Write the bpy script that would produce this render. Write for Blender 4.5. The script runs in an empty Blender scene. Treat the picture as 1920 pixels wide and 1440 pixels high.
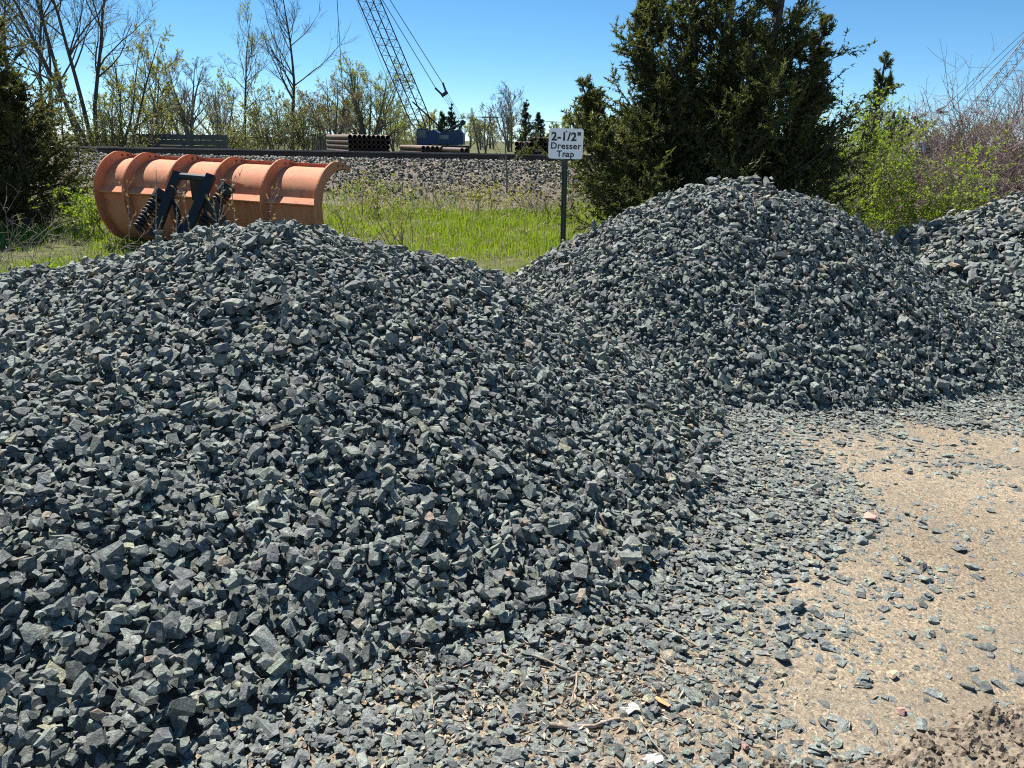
import bpy, bmesh, math
import numpy as np
from mathutils import Vector, Matrix

S = bpy.context.scene
COL = S.collection
R = math.radians

# ------------------------------------------------------------------ camera
F = 1400.0                                   # focal length in pixels of a 1920 wide picture
PITCH, ROLL = math.atan(455 / 1400), R(1.0)
CAM = np.array([0, 0, 1.6])
FW = np.array([0, math.cos(PITCH), -math.sin(PITCH)])
_r = np.array([1.0, 0, 0]); _u = np.array([0, math.sin(PITCH), math.cos(PITCH)])
RT = math.cos(ROLL) * _r + math.sin(ROLL) * _u
UP = -math.sin(ROLL) * _r + math.cos(ROLL) * _u
cd = bpy.data.cameras.new('camera')
cd.sensor_width = 36; cd.lens = 36 * F / 1920; cd.clip_start = .05; cd.clip_end = 4000
cam = bpy.data.objects.new('camera', cd); COL.objects.link(cam)
cam.matrix_world = Matrix(((RT[0], UP[0], -FW[0], CAM[0]), (RT[1], UP[1], -FW[1], CAM[1]),
                           (RT[2], UP[2], -FW[2], CAM[2]), (0, 0, 0, 1)))
S.camera = cam

# ------------------------------------------------------------------ light
SUN_EL, SUN_AZ = R(53), R(-32)               # azimuth measured from +Y towards +X
W = bpy.data.worlds.new('World'); S.world = W; W.use_nodes = True
wn = W.node_tree.nodes; wl = W.node_tree.links
bg = wn['Background']; bg.inputs['Strength'].default_value = .066
sky = wn.new('ShaderNodeTexSky'); sky.sky_type = 'NISHITA'; sky.sun_disc = False
sky.sun_elevation = SUN_EL; sky.sun_rotation = SUN_AZ
sky.altitude = 5000; sky.air_density = 1.1; sky.dust_density = 0.0; sky.ozone_density = 5.0
hs = wn.new('ShaderNodeHueSaturation'); hs.inputs['Saturation'].default_value = 1.12; hs.inputs['Hue'].default_value = .487
wl.new(sky.outputs[0], hs.inputs['Color']); wl.new(hs.outputs[0], bg.inputs['Color'])
sl = bpy.data.lights.new('sun', 'SUN'); sl.energy = 5.0; sl.angle = R(.53); sl.color = (1, .955, .88)
sun = bpy.data.objects.new('sun', sl); COL.objects.link(sun)
sd = Vector((math.sin(SUN_AZ) * math.cos(SUN_EL), math.cos(SUN_AZ) * math.cos(SUN_EL), math.sin(SUN_EL)))
sun.rotation_euler = sd.to_track_quat('Z', 'Y').to_euler(); sun.location = (0, 0, 40)
S.view_settings.view_transform = 'Standard'; S.view_settings.look = 'None'
S.view_settings.exposure = 1.08; S.view_settings.gamma = 1.0
S.render.engine = 'CYCLES'
S.cycles.max_bounces = 6; S.cycles.transparent_max_bounces = 8
S.cycles.use_adaptive_sampling = True; S.cycles.use_denoising = False
S.cycles.pixel_filter_type = 'BLACKMAN_HARRIS'; S.cycles.filter_width = 1.1

# ------------------------------------------------------------------ helpers
def ray(x, y): return FW + RT * (x - 960) / F - UP * (y - 720) / F
def at(x, y, Y):
    d = ray(x, y); return CAM + d * Y / d[1]
def gp(x, y, z=0.0):
    d = ray(x, y); return CAM + d * (z - CAM[2]) / d[2]
def proj(p):
    d = np.asarray(p) - CAM; z = d @ FW
    return 960 + F * (d @ RT) / z, 720 - F * (d @ UP) / z, z
def unit(v): return v / np.maximum(np.linalg.norm(v, axis=-1, keepdims=True), 1e-9)

def tag(o, label=None, cat=None, group=None, kind=None):
    if label: o['label'] = label
    if cat: o['category'] = cat
    if group: o['group'] = group
    if kind: o['kind'] = kind
    return o
def empty(name, loc, label=None, cat=None, group=None, kind=None):
    o = bpy.data.objects.new(name, None); COL.objects.link(o); o.location = [float(a) for a in loc]
    o.empty_display_size = .1
    return tag(o, label, cat, group, kind)
def wloc(o):
    p = np.zeros(3)
    while o is not None:
        p += np.array(o.location); o = o.parent
    return p
def link(name, me, parent=None):
    o = bpy.data.objects.new(name, me); COL.objects.link(o)
    if parent is not None: o.parent = parent
    return o
def mesh_np(name, V, faces, mats, midx=None, smooth=False, attr=None):
    """faces: list of int arrays (m,3) / (m,4)"""
    V = np.asarray(V, dtype=np.float64)
    me = bpy.data.meshes.new(name)
    me.vertices.add(len(V)); me.vertices.foreach_set('co', V.astype(np.float32).ravel())
    faces = [f for f in faces if len(f)]
    li = np.concatenate([np.asarray(f).ravel() for f in faces]).astype(np.int32)
    tot = np.concatenate([np.full(len(f), np.asarray(f).shape[1]) for f in faces]).astype(np.int32)
    st = np.concatenate([[0], np.cumsum(tot)[:-1]]).astype(np.int32)
    me.loops.add(len(li)); me.loops.foreach_set('vertex_index', li)
    me.polygons.add(len(tot)); me.polygons.foreach_set('loop_start', st)
    me.polygons.foreach_set('use_smooth', np.full(len(tot), bool(smooth)))
    for m in (mats if isinstance(mats, (list, tuple)) else [mats]): me.materials.append(m)
    if midx is not None: me.polygons.foreach_set('material_index', np.asarray(midx, dtype=np.int32))
    if attr:
        for k, (dom, data) in attr.items():
            a = me.attributes.new(k, 'FLOAT', dom); a.data.foreach_set('value', np.asarray(data, dtype=np.float32))
    me.update(calc_edges=True)
    return me
class MB:
    """collects world-space pieces into one mesh"""
    def __init__(s): s.V = []; s.F3 = []; s.F4 = []; s.n = 0
    def add(s, V, F):
        V = np.asarray(V, float).reshape(-1, 3); F = np.asarray(F, int)
        (s.F3 if F.shape[1] == 3 else s.F4).append(F + s.n); s.V.append(V); s.n += len(V); return s
    def box(s, c, h, ax=None):
        c = np.asarray(c, float); ax = np.eye(3) if ax is None else np.asarray(ax, float)
        q = np.array([(x, y, z) for x in (-1, 1) for y in (-1, 1) for z in (-1, 1)]) * np.asarray(h)
        return s.add(c + q @ ax, [(0, 1, 3, 2), (4, 6, 7, 5), (0, 4, 5, 1), (2, 3, 7, 6), (0, 2, 6, 4), (1, 5, 7, 3)])
    def beam(s, a, b, w, d, up=(0, 0, 1)):
        a = np.asarray(a, float); b = np.asarray(b, float); t = unit(b - a)
        x = unit(np.cross(t, up)); y = np.cross(x, t)
        return s.box((a + b) / 2, (np.linalg.norm(b - a) / 2, w / 2, d / 2), np.stack([t, x, y]))
    def tube(s, pts, rad, sides=8, cap=True):
        pts = np.asarray(pts, float); rad = np.broadcast_to(np.asarray(rad, float), len(pts))
        V, F = tubes(pts[None], rad[None], sides); s.add(V, F)
        if cap:
            k = len(pts)
            for e, r in ((0, range(sides)), (k - 1, range(sides))):
                ring = V[e * sides:(e + 1) * sides]
                s.add(np.vstack([ring, ring.mean(0)]), [(i, (i + 1) % sides, sides) for i in r])
        return s
    def build(s, name, mats, parent=None, smooth=False):
        V = np.vstack(s.V)
        if parent is not None: V = V - wloc(parent)
        me = mesh_np(name, V, [np.vstack(f) for f in (s.F3, s.F4) if f], mats, smooth=smooth)
        return link(name, me, parent)
def tubes(pts, rad, sides=5):
    """pts (N,k,3), rad (N,k) -> open tubes"""
    N, k, _ = pts.shape
    t = np.zeros_like(pts); t[:, 1:-1] = pts[:, 2:] - pts[:, :-2]; t[:, 0] = pts[:, 1] - pts[:, 0]; t[:, -1] = pts[:, -1] - pts[:, -2]
    t = unit(t)
    m = unit(t.mean(1)); ref = np.where(np.abs(m[:, 2:3]) > .8, np.array([[1., 0, 0]]), np.array([[0, 0, 1.]]))
    x = unit(np.cross(t, ref[:, None, :])); y = np.cross(t, x)
    a = np.arange(sides) * 2 * math.pi / sides
    V = pts[:, :, None, :] + rad[:, :, None, None] * (np.cos(a)[None, None, :, None] * x[:, :, None, :] + np.sin(a)[None, None, :, None] * y[:, :, None, :])
    b = (np.arange(N) * k * sides)[:, None, None] + (np.arange(k - 1) * sides)[None, :, None]
    i = np.arange(sides)[None, None, :]; j = (i + 1) % sides
    Fq = np.stack([b + i, b + j, b + j + sides, b + i + sides], -1).reshape(-1, 4)
    return V.reshape(-1, 3), Fq

# value noise
def vnoise(x, y, seed=0):
    xi = np.floor(x).astype(np.int64); yi = np.floor(y).astype(np.int64); fx = x - xi; fy = y - yi
    fx = fx * fx * (3 - 2 * fx); fy = fy * fy * (3 - 2 * fy)
    def h(a, b):
        n = (a * 374761393 + b * 668265263 + seed * 974711) & 0xffffffff
        n = ((n ^ (n >> 13)) * 1274126177) & 0xffffffff
        return ((n ^ (n >> 16)) & 0xffff) / 65535.0
    return (h(xi, yi) * (1 - fx) + h(xi + 1, yi) * fx) * (1 - fy) + (h(xi, yi + 1) * (1 - fx) + h(xi + 1, yi + 1) * fx) * fy
def fbm(x, y, seed=0, o=4):
    s = 0; a = .5; t = 0
    for i in range(o):
        s = s + a * vnoise(x * 2 ** i + 17.3 * i, y * 2 ** i - 9.1 * i, seed + i); t += a; a *= .5
    return s / t

# ------------------------------------------------------------------ materials
def new_mat(name):
    m = bpy.data.materials.new(name); m.use_nodes = True; nt = m.node_tree
    return m, nt, nt.nodes['Principled BSDF'], nt.nodes, nt.links
def ramp(n, stops, interp='LINEAR'):
    r = n.new('ShaderNodeValToRGB'); r.color_ramp.interpolation = interp
    e = r.color_ramp.elements
    while len(e) < len(stops): e.new(.5)
    for q, (p, c) in zip(e, stops): q.position = p; q.color = (*c, 1)
    return r
def pos_noise(n, l, scale, detail=3, rough=.6):
    g = n.new('ShaderNodeNewGeometry'); t = n.new('ShaderNodeTexNoise')
    t.inputs['Scale'].default_value = scale; t.inputs['Detail'].default_value = detail; t.inputs['Roughness'].default_value = rough
    l.new(g.outputs['Position'], t.inputs['Vector']); return t
def mixc(n, l, fac, a, b, mode='MIX'):
    m = n.new('ShaderNodeMix'); m.data_type = 'RGBA'; m.blend_type = mode
    for sock, v in ((m.inputs[0], fac), (m.inputs[6], a), (m.inputs[7], b)):
        if hasattr(v, 'links') or isinstance(v, bpy.types.NodeSocket): l.new(v, sock)
        elif isinstance(v, tuple): sock.default_value = (*v, 1)
        else: sock.default_value = v
    return m.outputs[2]
def bumpy(n, l, b, height, strength, dist=.01):
    k = n.new('ShaderNodeBump'); k.inputs['Strength'].default_value = strength; k.inputs['Distance'].default_value = dist
    l.new(height, k.inputs['Height']); l.new(k.outputs[0], b.inputs['Normal'])
def simple(name, c1, c2=None, rough=.7, scale=8, bump=.2, dist=.01, metal=0.0, thr=(.35, .65)):
    m, nt, b, n, l = new_mat(name)
    b.inputs['Roughness'].default_value = rough; b.inputs['Metallic'].default_value = metal
    t = pos_noise(n, l, scale, 5)
    rp = ramp(n, [(thr[0], c1), (thr[1], c2 or tuple(x * .75 for x in c1))]); l.new(t.outputs[0], rp.inputs[0])
    l.new(rp.outputs[0], b.inputs['Base Color'])
    if bump: bumpy(n, l, b, t.outputs[0], bump, dist)
    return m
STONE_STOPS = [(0, (.050, .054, .055)), (.22, (.078, .085, .085)), (.42, (.105, .115, .112)), (.62, (.088, .091, .098)),
               (.80, (.135, .147, .142)), (.95, (.110, .120, .104)), (.975, (.16, .155, .115)), (.99, (.14, .105, .088)), (1, (.17, .16, .135))]
def stone_mat(name, per_object, gain=2.1, tint=(1.0, 1.015, .955)):
    m, nt, b, n, l = new_mat(name)
    if per_object:
        src = n.new('ShaderNodeObjectInfo').outputs['Random']
    else:
        a = n.new('ShaderNodeAttribute'); a.attribute_name = 'rnd'; src = a.outputs['Fac']
    rp = ramp(n, [(p, tuple(gain * x * t_ for x, t_ in zip(c, tint))) for p, c in STONE_STOPS]); l.new(src, rp.inputs[0])
    t = pos_noise(n, l, 55, 6, .7)
    v = ramp(n, [(.30, (.42, .42, .43)), (.5, (.95, .95, .95)), (.70, (1.65, 1.65, 1.6))]); l.new(t.outputs[0], v.inputs[0])
    c = mixc(n, l, 1.0, rp.outputs[0], v.outputs[0], 'MULTIPLY')
    sp = pos_noise(n, l, 420, 3, .7); sv = ramp(n, [(.34, (.55, .55, .55)), (.66, (1.5, 1.5, 1.48))]); l.new(sp.outputs[0], sv.inputs[0])
    c = mixc(n, l, .55, c, sv.outputs[0], 'MULTIPLY')
    # dusty veins
    t2 = pos_noise(n, l, 14, 4, .6)
    d = ramp(n, [(.58, (0, 0, 0)), (.76, (.42, .42, .42))]); l.new(t2.outputs[0], d.inputs[0])
    c = mixc(n, l, d.outputs[0], c, (.27, .265, .235))
    l.new(c, b.inputs['Base Color'])
    b.inputs['Roughness'].default_value = .72; b.inputs['Specular IOR Level'].default_value = .35
    t3 = pos_noise(n, l, 120, 5, .75)
    bumpy(n, l, b, t3.outputs[0], .9, .010)
    return m
def leaf_mat(name, c1, c2, trans=.35, rough=.6):
    m, nt, b, n, l = new_mat(name)
    a = n.new('ShaderNodeAttribute'); a.attribute_name = 'rnd'
    rp = ramp(n, [(0, c1), (1, c2)]); l.new(a.outputs['Fac'], rp.inputs[0])
    b.inputs['Roughness'].default_value = rough; b.inputs['Specular IOR Level'].default_value = .25
    l.new(rp.outputs[0], b.inputs['Base Color'])
    tr = n.new('ShaderNodeBsdfTranslucent'); g = mixc(n, l, 1.0, rp.outputs[0], (1.3, 1.35, .7), 'MULTIPLY'); l.new(g, tr.inputs['Color'])
    mx = n.new('ShaderNodeMixShader'); mx.inputs[0].default_value = trans
    l.new(b.outputs[0], mx.inputs[1]); l.new(tr.outputs[0], mx.inputs[2]); l.new(mx.outputs[0], n['Material Output'].inputs[0])
    return m
M = {}
M['stone_mass'] = stone_mat('crushed trap rock', False)
M['stone_one'] = stone_mat('crushed trap rock single', True)
M['ballast'] = stone_mat('track ballast stone', False, 1.95, (1.20, 1.04, .87))
M['bark'] = simple('dark bark', (.050, .042, .036), (.085, .073, .062), .9, 30, .5)
M['bark_grey'] = simple('grey bark', (.11, .098, .088), (.17, .155, .14), .9, 30, .5)
M['twig_grey'] = simple('grey twig', (.19, .165, .145), (.27, .24, .21), .9, 20, .2)
M['twig_red'] = simple('reddish bramble', (.20, .14, .12), (.36, .285, .26), .85, 9, .2)
M['twig_brown'] = simple('brown twig', (.075, .058, .045), (.12, .10, .08), .9, 20, .2)
M['cedar'] = leaf_mat('cedar scale foliage', (.038, .054, .021), (.150, .153, .055), .36)
M['cedar_dark'] = leaf_mat('dark cedar foliage', (.042, .054, .022), (.15, .135, .052), .35)
M['conifer'] = leaf_mat('far conifer foliage', (.022, .042, .022), (.05, .075, .036), .2)
M['leaf_spring'] = leaf_mat('spring leaves', (.14, .22, .02), (.31, .38, .05), .45)
M['leaf_bud'] = leaf_mat('pale opening buds', (.28, .32, .10), (.44, .46, .18), .4)
M['leaf_olive'] = leaf_mat('olive young leaves', (.21, .22, .07), (.38, .37, .14), .4)
M['leaf_pink'] = leaf_mat('pinkish opening buds', (.25, .16, .11), (.34, .24, .16), .35)
M['grass'] = leaf_mat('grass blades', (.10, .18, .012), (.26, .335, .030), .45)
M['straw'] = leaf_mat('dry straw', (.26, .20, .12), (.42, .35, .23), .25)
M['rail'] = simple('rusty rail steel', (.030, .022, .019), (.055, .040, .033), .55, 12, .1)
M['rail_head'] = simple('polished rail head', (.30, .30, .31), (.20, .20, .21), .35, 6, 0, metal=.8)
M['sleeper'] = simple('creosoted timber', (.045, .037, .031), (.085, .072, .060), .9, 15, .4)
M['black'] = simple('black painted steel', (.012, .014, .017), (  .024, .026, .030), .6, 25, .08)
M['crane_blue'] = simple('crane blue paint', (.016, .040, .115), (.028, .058, .15), .5, 3, .02)
M['crane_dark'] = simple('dark crane steel', (.018, .024, .034), (.032, .038, .048), .55, 3, 0)
M['glass'] = simple('cab glass', (.10, .13, .16), (.16, .19, .22), .1, 2, 0)
M['pipe'] = simple('rusty steel pipe', (.12, .072, .056), (.20, .13, .105), .75, 4, .2)
M['wood_grey'] = simple('weathered grey timber', (.075, .070, .066), (.14, .13, .12), .9, 18, .3)
M['post'] = simple('dark green steel post', (.010, .020, .017), (.018, .032, .027), .5, 30, .1)
M['sign_white'] = simple('white sign sheet', (.90, .91, .92), (.85, .86, .87), .4, 9, .02)
M['ink'] = simple('black lettering', (.012, .012, .013), (.018, .018, .019), .5, 20, 0)
M['stick'] = simple('dry stick', (.22, .17, .125), (.36, .30, .24), .85, 40, .4)
M['paper'] = simple('white scrap', (.60, .57, .52), (.44, .40, .34), .85, 60, .3)
M['rust_leaf'] = simple('tan dead leaf', (.48, .31, .14), (.36, .22, .10), .8, 40, .3)
M['pink_stone'] = simple('pink granite', (.50, .28, .23), (.36, .21, .18), .75, 60, .5)
M['tan_stone'] = simple('tan limestone', (.46, .36, .24), (.34, .27, .19), .8, 60, .5)
M['chips'] = leaf_mat('bleached wood chips', (.28, .21, .145), (.52, .43, .33), .0, .85)
def plow_mat():
    m, nt, b, n, l = new_mat('faded orange plow paint')
    t = pos_noise(n, l, 3.5, 6, .65)
    rp = ramp(n, [(.3, (.52, .20, .10)), (.7, (.63, .285, .165))]); l.new(t.outputs[0], rp.inputs[0])
    t2 = pos_noise(n, l, 7, 8, .75)
    d = ramp(n, [(.57, (0, 0, 0)), (.68, (.85, .85, .85))]); l.new(t2.outputs[0], d.inputs[0])
    c = mixc(n, l, d.outputs[0], rp.outputs[0], (.16, .062, .036))
    mp = n.new('ShaderNodeMapping'); mp.inputs['Scale'].default_value = (14, 14, 1.2); g = n.new('ShaderNodeNewGeometry'); l.new(g.outputs['Position'], mp.inputs[0])
    t7 = n.new('ShaderNodeTexNoise'); t7.inputs['Scale'].default_value = 1.0; t7.inputs['Detail'].default_value = 5; l.new(mp.outputs[0], t7.inputs['Vector'])
    rs = ramp(n, [(.55, (0, 0, 0)), (.75, (.5, .5, .5))]); l.new(t7.outputs[0], rs.inputs[0])
    c = mixc(n, l, rs.outputs[0], c, (.22, .10, .06))
    t8 = pos_noise(n, l, 22, 6, .75); wr = ramp(n, [(.64, (0, 0, 0)), (.70, (.8, .8, .8))]); l.new(t8.outputs[0], wr.inputs[0])
    c = mixc(n, l, wr.outputs[0], c, (.09, .055, .04))
    l.new(c, b.inputs['Base Color']); b.inputs['Roughness'].default_value = .8; b.inputs['Specular IOR Level'].default_value = .2
    bumpy(n, l, b, t2.outputs[0], .12, .01)
    return m
M['plow'] = plow_mat()
M['plow_red'] = simple('red orange primer', (.48, .13, .07), (.36, .10, .05), .6, 8, .1)
def ground_mat():
    m, nt, b, n, l = new_mat('sandy yard ground')
    t = pos_noise(n, l, 1.3, 6, .6); base = ramp(n, [(.3, (.235, .190, .138)), (.7, (.350, .292, .218))]); l.new(t.outputs[0], base.inputs[0])
    g = n.new('ShaderNodeNewGeometry'); vo = n.new('ShaderNodeTexVoronoi'); vo.inputs['Scale'].default_value = 135
    l.new(g.outputs['Position'], vo.inputs['Vector'])
    gr = ramp(n, [(.08, (.30, .29, .29)), (.3, (.85, .84, .82)), (.6, (1.05, 1.03, 1.0)), (.9, (1.7, 1.66, 1.55))]); l.new(vo.outputs['Color'], gr.inputs[0])
    c = mixc(n, l, .9, base.outputs[0], gr.outputs[0], 'MULTIPLY')
    t4 = pos_noise(n, l, 240, 2); dk = ramp(n, [(.57, (0, 0, 0)), (.66, (.8, .8, .8))]); l.new(t4.outputs[0], dk.inputs[0])
    c = mixc(n, l, dk.outputs[0], c, (.10, .09, .08))
    t6 = pos_noise(n, l, 2.6, 6, .65); dm = ramp(n, [(.44, (0, 0, 0)), (.66, (.6, .6, .6))]); l.new(t6.outputs[0], dm.inputs[0])
    c = mixc(n, l, dm.outputs[0], c, (.165, .145, .118))
    a = n.new('ShaderNodeAttribute'); a.attribute_name = 'veg'
    t5 = pos_noise(n, l, 4, 5); soil = ramp(n, [(.3, (.045, .058, .018)), (.7, (.13, .125, .05))]); l.new(t5.outputs[0], soil.inputs[0])
    c = mixc(n, l, a.outputs['Fac'], c, soil.outputs[0])
    l.new(c, b.inputs['Base Color']); b.inputs['Roughness'].default_value = .95; b.inputs['Specular IOR Level'].default_value = .15
    gn = pos_noise(n, l, 210, 4, .7); bumpy(n, l, b, gn.outputs[0], .8, .006)
    return m
M['ground'] = ground_mat()
M['dirt'] = simple('crumbly brown dirt', (.105, .083, .060), (.25, .203, .150), .95, 28, .8, .02)
M['straw_soil'] = simple('embankment weed litter', (.095, .08, .06), (.19, .16, .125), .95, 6, .6, .05)

# ------------------------------------------------------------------ terrain
LEFT = [(-1.5, 4.5, 1.10, .54, .6, 1.08, 1), (-2.75, 4.45, .82, .48, .5, 1, 1), (-4.0, 4.3, .38, .42, .5, 1, 1), (-0.6, 4.75, .86, .62, .45, 1, 1),
        (-2.0, 2.9, .58, .43, .5, 1.05, 1), (-3.4, 2.9, .56, .4, .5, 1.1, 1), (-.45, 3.4, .36, .38, .5, 1, 1)]
RIGHT = [(1.85, 6.45, 1.30, .65, .42, 1, .84), (2.35, 6.5, 1.16, .65, .35, 1, .84), (1.5, 6.35, 1.18, .62, .4, 1, .84)]
COARSE = [(6.6, 9.0, 1.12, .52, .4, 1.1, 1), (5.3, 8.7, .62, .5, .3, 1, 1)]
def cone(x, y, c):
    cx, cy, h, s, k, ax, ay = c
    d = np.hypot((x - cx) / ax, (y - cy) / ay); return h - s * (np.sqrt(d * d + k * k) - k)
def smax(a, b, t=.07):
    m = np.maximum(a, b); return m + t * np.log(np.exp((a - m) / t) + np.exp((b - m) / t))
def pile_h(x, y, L):
    z = cone(x, y, L[0])
    for c in L[1:]: z = smax(z, cone(x, y, c))
    z = z + .10 * (fbm(x * 1.1, y * 1.1, 5, 3) - .5) + .05 * (fbm(x * 3, y * 3, 8, 3) - .5)
    return .5 * (z + np.sqrt(z * z + .0036)) - .006
def ground_h(x, y):
    z = .03 * (fbm(x * .7, y * .7, 3, 3) - .5)
    z = z + np.clip((y - 8) / 14, 0, 1) * .12 * fbm(x * .25, y * .25, 11, 3)
    far = np.clip((y - 26) / 6, 0, 1); return z + far * .35
gx = np.unique(np.concatenate([-np.geomspace(7, 2500, 40), np.arange(-7, 7.5, .08), np.geomspace(7.5, 2500, 40)]))
gy = np.unique(np.concatenate([-np.geomspace(.3, 60, 14), np.arange(-.3, 9.5, .08), np.geomspace(9.5, 3500, 90)]))
GX, GY = np.meshgrid(gx, gy); GZ = ground_h(GX, GY)
straw_c = np.array([0.05, 8.3])
veg = np.clip((GY - 6.6 - .5 * fbm(GX * 1.5, GY * 1.5, 21) + .0 * GX) / .5, 0, 1)
veg *= 1 - np.clip(1.3 - np.hypot((GX - straw_c[0]) / .9, (GY - straw_c[1]) / .7), 0, 1)
veg *= 1 - ((GX > 2.6) & (GY < 8.3))
nx, ny = len(gx), len(gy)
ii = (np.arange(ny - 1)[:, None] * nx + np.arange(nx - 1)[None, :]).ravel()
quad = np.stack([ii, ii + 1, ii + nx + 1, ii + nx], -1)
ground = link('ground', mesh_np('ground', np.stack([GX, GY, GZ], -1).reshape(-1, 3), [quad], M['ground'], smooth=True, attr={'veg': ('POINT', veg.ravel())}))
tag(ground, 'sandy tan yard ground strewn with grey stone chips', None, None, 'structure')

# ------------------------------------------------------------------ crushed stones
def stone_variants(n, seed, planes=(6, 9), flat=1.0):
    rng = np.random.default_rng(seed); out = []
    for i in range(n):
        bm = bmesh.new(); bmesh.ops.create_cube(bm, size=2.0)
        bmesh.ops.rotate(bm, verts=bm.verts, matrix=Matrix.Rotation(rng.uniform(0, 3), 3, Vector(unit(rng.normal(size=3)))))
        for k in range(rng.integers(*planes)):
            nrm = unit(rng.normal(size=3) * np.array([1, 1, 1.25])); d = rng.uniform(.62, .95)
            bmesh.ops.bisect_plane(bm, geom=bm.verts[:] + bm.edges[:] + bm.faces[:], plane_co=nrm * d, plane_no=nrm, clear_outer=True)
            es = [e for e in bm.edges if e.is_boundary]
            if es: bmesh.ops.holes_fill(bm, edges=es)
        bmesh.ops.remove_doubles(bm, verts=bm.verts, dist=.12)
        bmesh.ops.triangulate(bm, faces=bm.faces)
        bmesh.ops.recalc_face_normals(bm, faces=bm.faces)
        bm.verts.ensure_lookup_table()
        V = np.array([v.co[:] for v in bm.verts]); Fc = np.array([[v.index for v in f.verts] for f in bm.faces])
        V = V - (V.max(0) + V.min(0)) / 2; V /= np.abs(V).max(0)
        V *= 1 + rng.normal(0, .03, V.shape)
        out.append((V, Fc)); bm.free()
    return out
VAR = stone_variants(56, 4)
VAR_ME = [mesh_np('stone', v, [f], M['stone_one']) for v, f in VAR]
VAR_LO = stone_variants(24, 9, (3, 5))
VAR_XLO = stone_variants(24, 10, (1, 2)); VAR_BOX = stone_variants(24, 11, (0, 1))

def rot_mats(rng, nrm, tilt):
    """orthonormal frames whose z is the surface normal tipped by about tilt"""
    n = len(nrm); z = unit(nrm + rng.normal(size=(n, 3)) * np.asarray(tilt).reshape(-1, 1))
    a = unit(rng.normal(size=(n, 3))); x = unit(np.cross(a, z)); y = np.cross(z, x)
    return np.stack([x, y, z], 1)          # rows are the local axes
def merge_stones(name, pos, fr, sc, var, rnd, mat, lib, parent=None, kind='stuff'):
    V = []; Fc = []; A = []; n = 0; off = np.zeros(3) if parent is None else wloc(parent)
    for k, (v, f) in enumerate(lib):
        m = np.nonzero(var == k)[0]
        if not len(m): continue
        w = (v[None] * sc[m][:, None, :]) @ fr[m] + pos[m][:, None, :] - off
        V.append(w.reshape(-1, 3)); Fc.append((f[None] + (np.arange(len(m)) * len(v))[:, None, None] + n).reshape(-1, 3))
        A.append(np.repeat(rnd[m], len(f))); n += len(m) * len(v)
    o = link(name, mesh_np(name, np.vstack(V), [np.vstack(Fc)], mat, attr={'rnd': ('FACE', np.concatenate(A))}), parent)
    if kind: o['kind'] = kind
    return o
def place_stones(pos, fr, sc, var, parent, lib_me=VAR_ME):
    off = wloc(parent)
    for p, f, s, k in zip(pos, fr, sc, var):
        o = bpy.data.objects.new('stone', lib_me[k]); COL.objects.link(o); o.parent = parent
        mt = np.eye(4); mt[:3, :3] = f.T * s[None, :]; mt[:3, 3] = p - off
        o.matrix_local = Matrix(mt.tolist())

rng = np.random.default_rng(12)
X0, X1, Y0, Y1, CS = -6.8, 9.6, .9, 10.2, .0098
hx = np.arange(X0, X1, CS); hy = np.arange(Y0, Y1, CS); HX, HY = np.meshgrid(hx, hy)
PL, PR, PC = (pile_h(HX, HY, L) for L in (LEFT, RIGHT, COARSE))
GH = ground_h(HX, HY)
BASE = np.maximum(np.maximum(PL, PR), PC); OWN = np.argmax(np.stack([PL, PR, PC]), 0)
ABOVE = BASE; BASE = BASE + GH
gyz, gxz = np.gradient(BASE, CS)
NRM = unit(np.stack([-gxz, -gyz, np.ones_like(gxz)], -1))
D = np.full_like(BASE, -.055) + .055 * np.clip(1 - (ABOVE - .03) / .06, 0, 1)               # deposit thickness above the pile's core, starts sunk

def coverage(x, y):
    """share of the ground hidden by spilled gravel beyond the heaps"""
    s = np.full_like(x, 9.0)
    for px, py, rr in ((1640, 835, .16), (1560, 842, .12), (1760, 830, .25), (1880, 850, .30), (1830, 950, .50), (1960, 950, .5), (1960, 1100, .5), (1880, 1060, .36),
                       (1790, 1030, .28), (1640, 1150, .16), (1780, 1150, .22), (1900, 1180, .25), (1700, 1260, .16), (1850, 1330, .3), (1500, 1120, .07), (1620, 1060, .10), (1560, 1300, .08), (2050, 1300, .6)):
        c = gp(px, py); s = np.minimum(s, np.hypot(x - c[0], y - c[1]) - rr * .72)
    s = s + .46 * (fbm(x * 3.2, y * 3.2, 31, 5) - .5)
    return np.clip(.20 + s / .30, .10 + .55 * np.clip(fbm(x * 2.2, y * 2.2, 37, 3) - .5, 0, 1) * 2, 1)
COV = coverage(HX, HY)
# the open strip near the camera's feet is thinly covered
fx_, fy_ = gp(1100, 1330)[:2]
COV *= 1 - .35 * np.exp(-(((HX - fx_) / .75) ** 2 + ((HY - fy_) / .28) ** 2))
fx_, fy_ = gp(1450, 1290)[:2]
COV *= 1 - .30 * np.exp(-(((HX - fx_) / .55) ** 2 + ((HY - fy_) / .40) ** 2))


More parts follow.
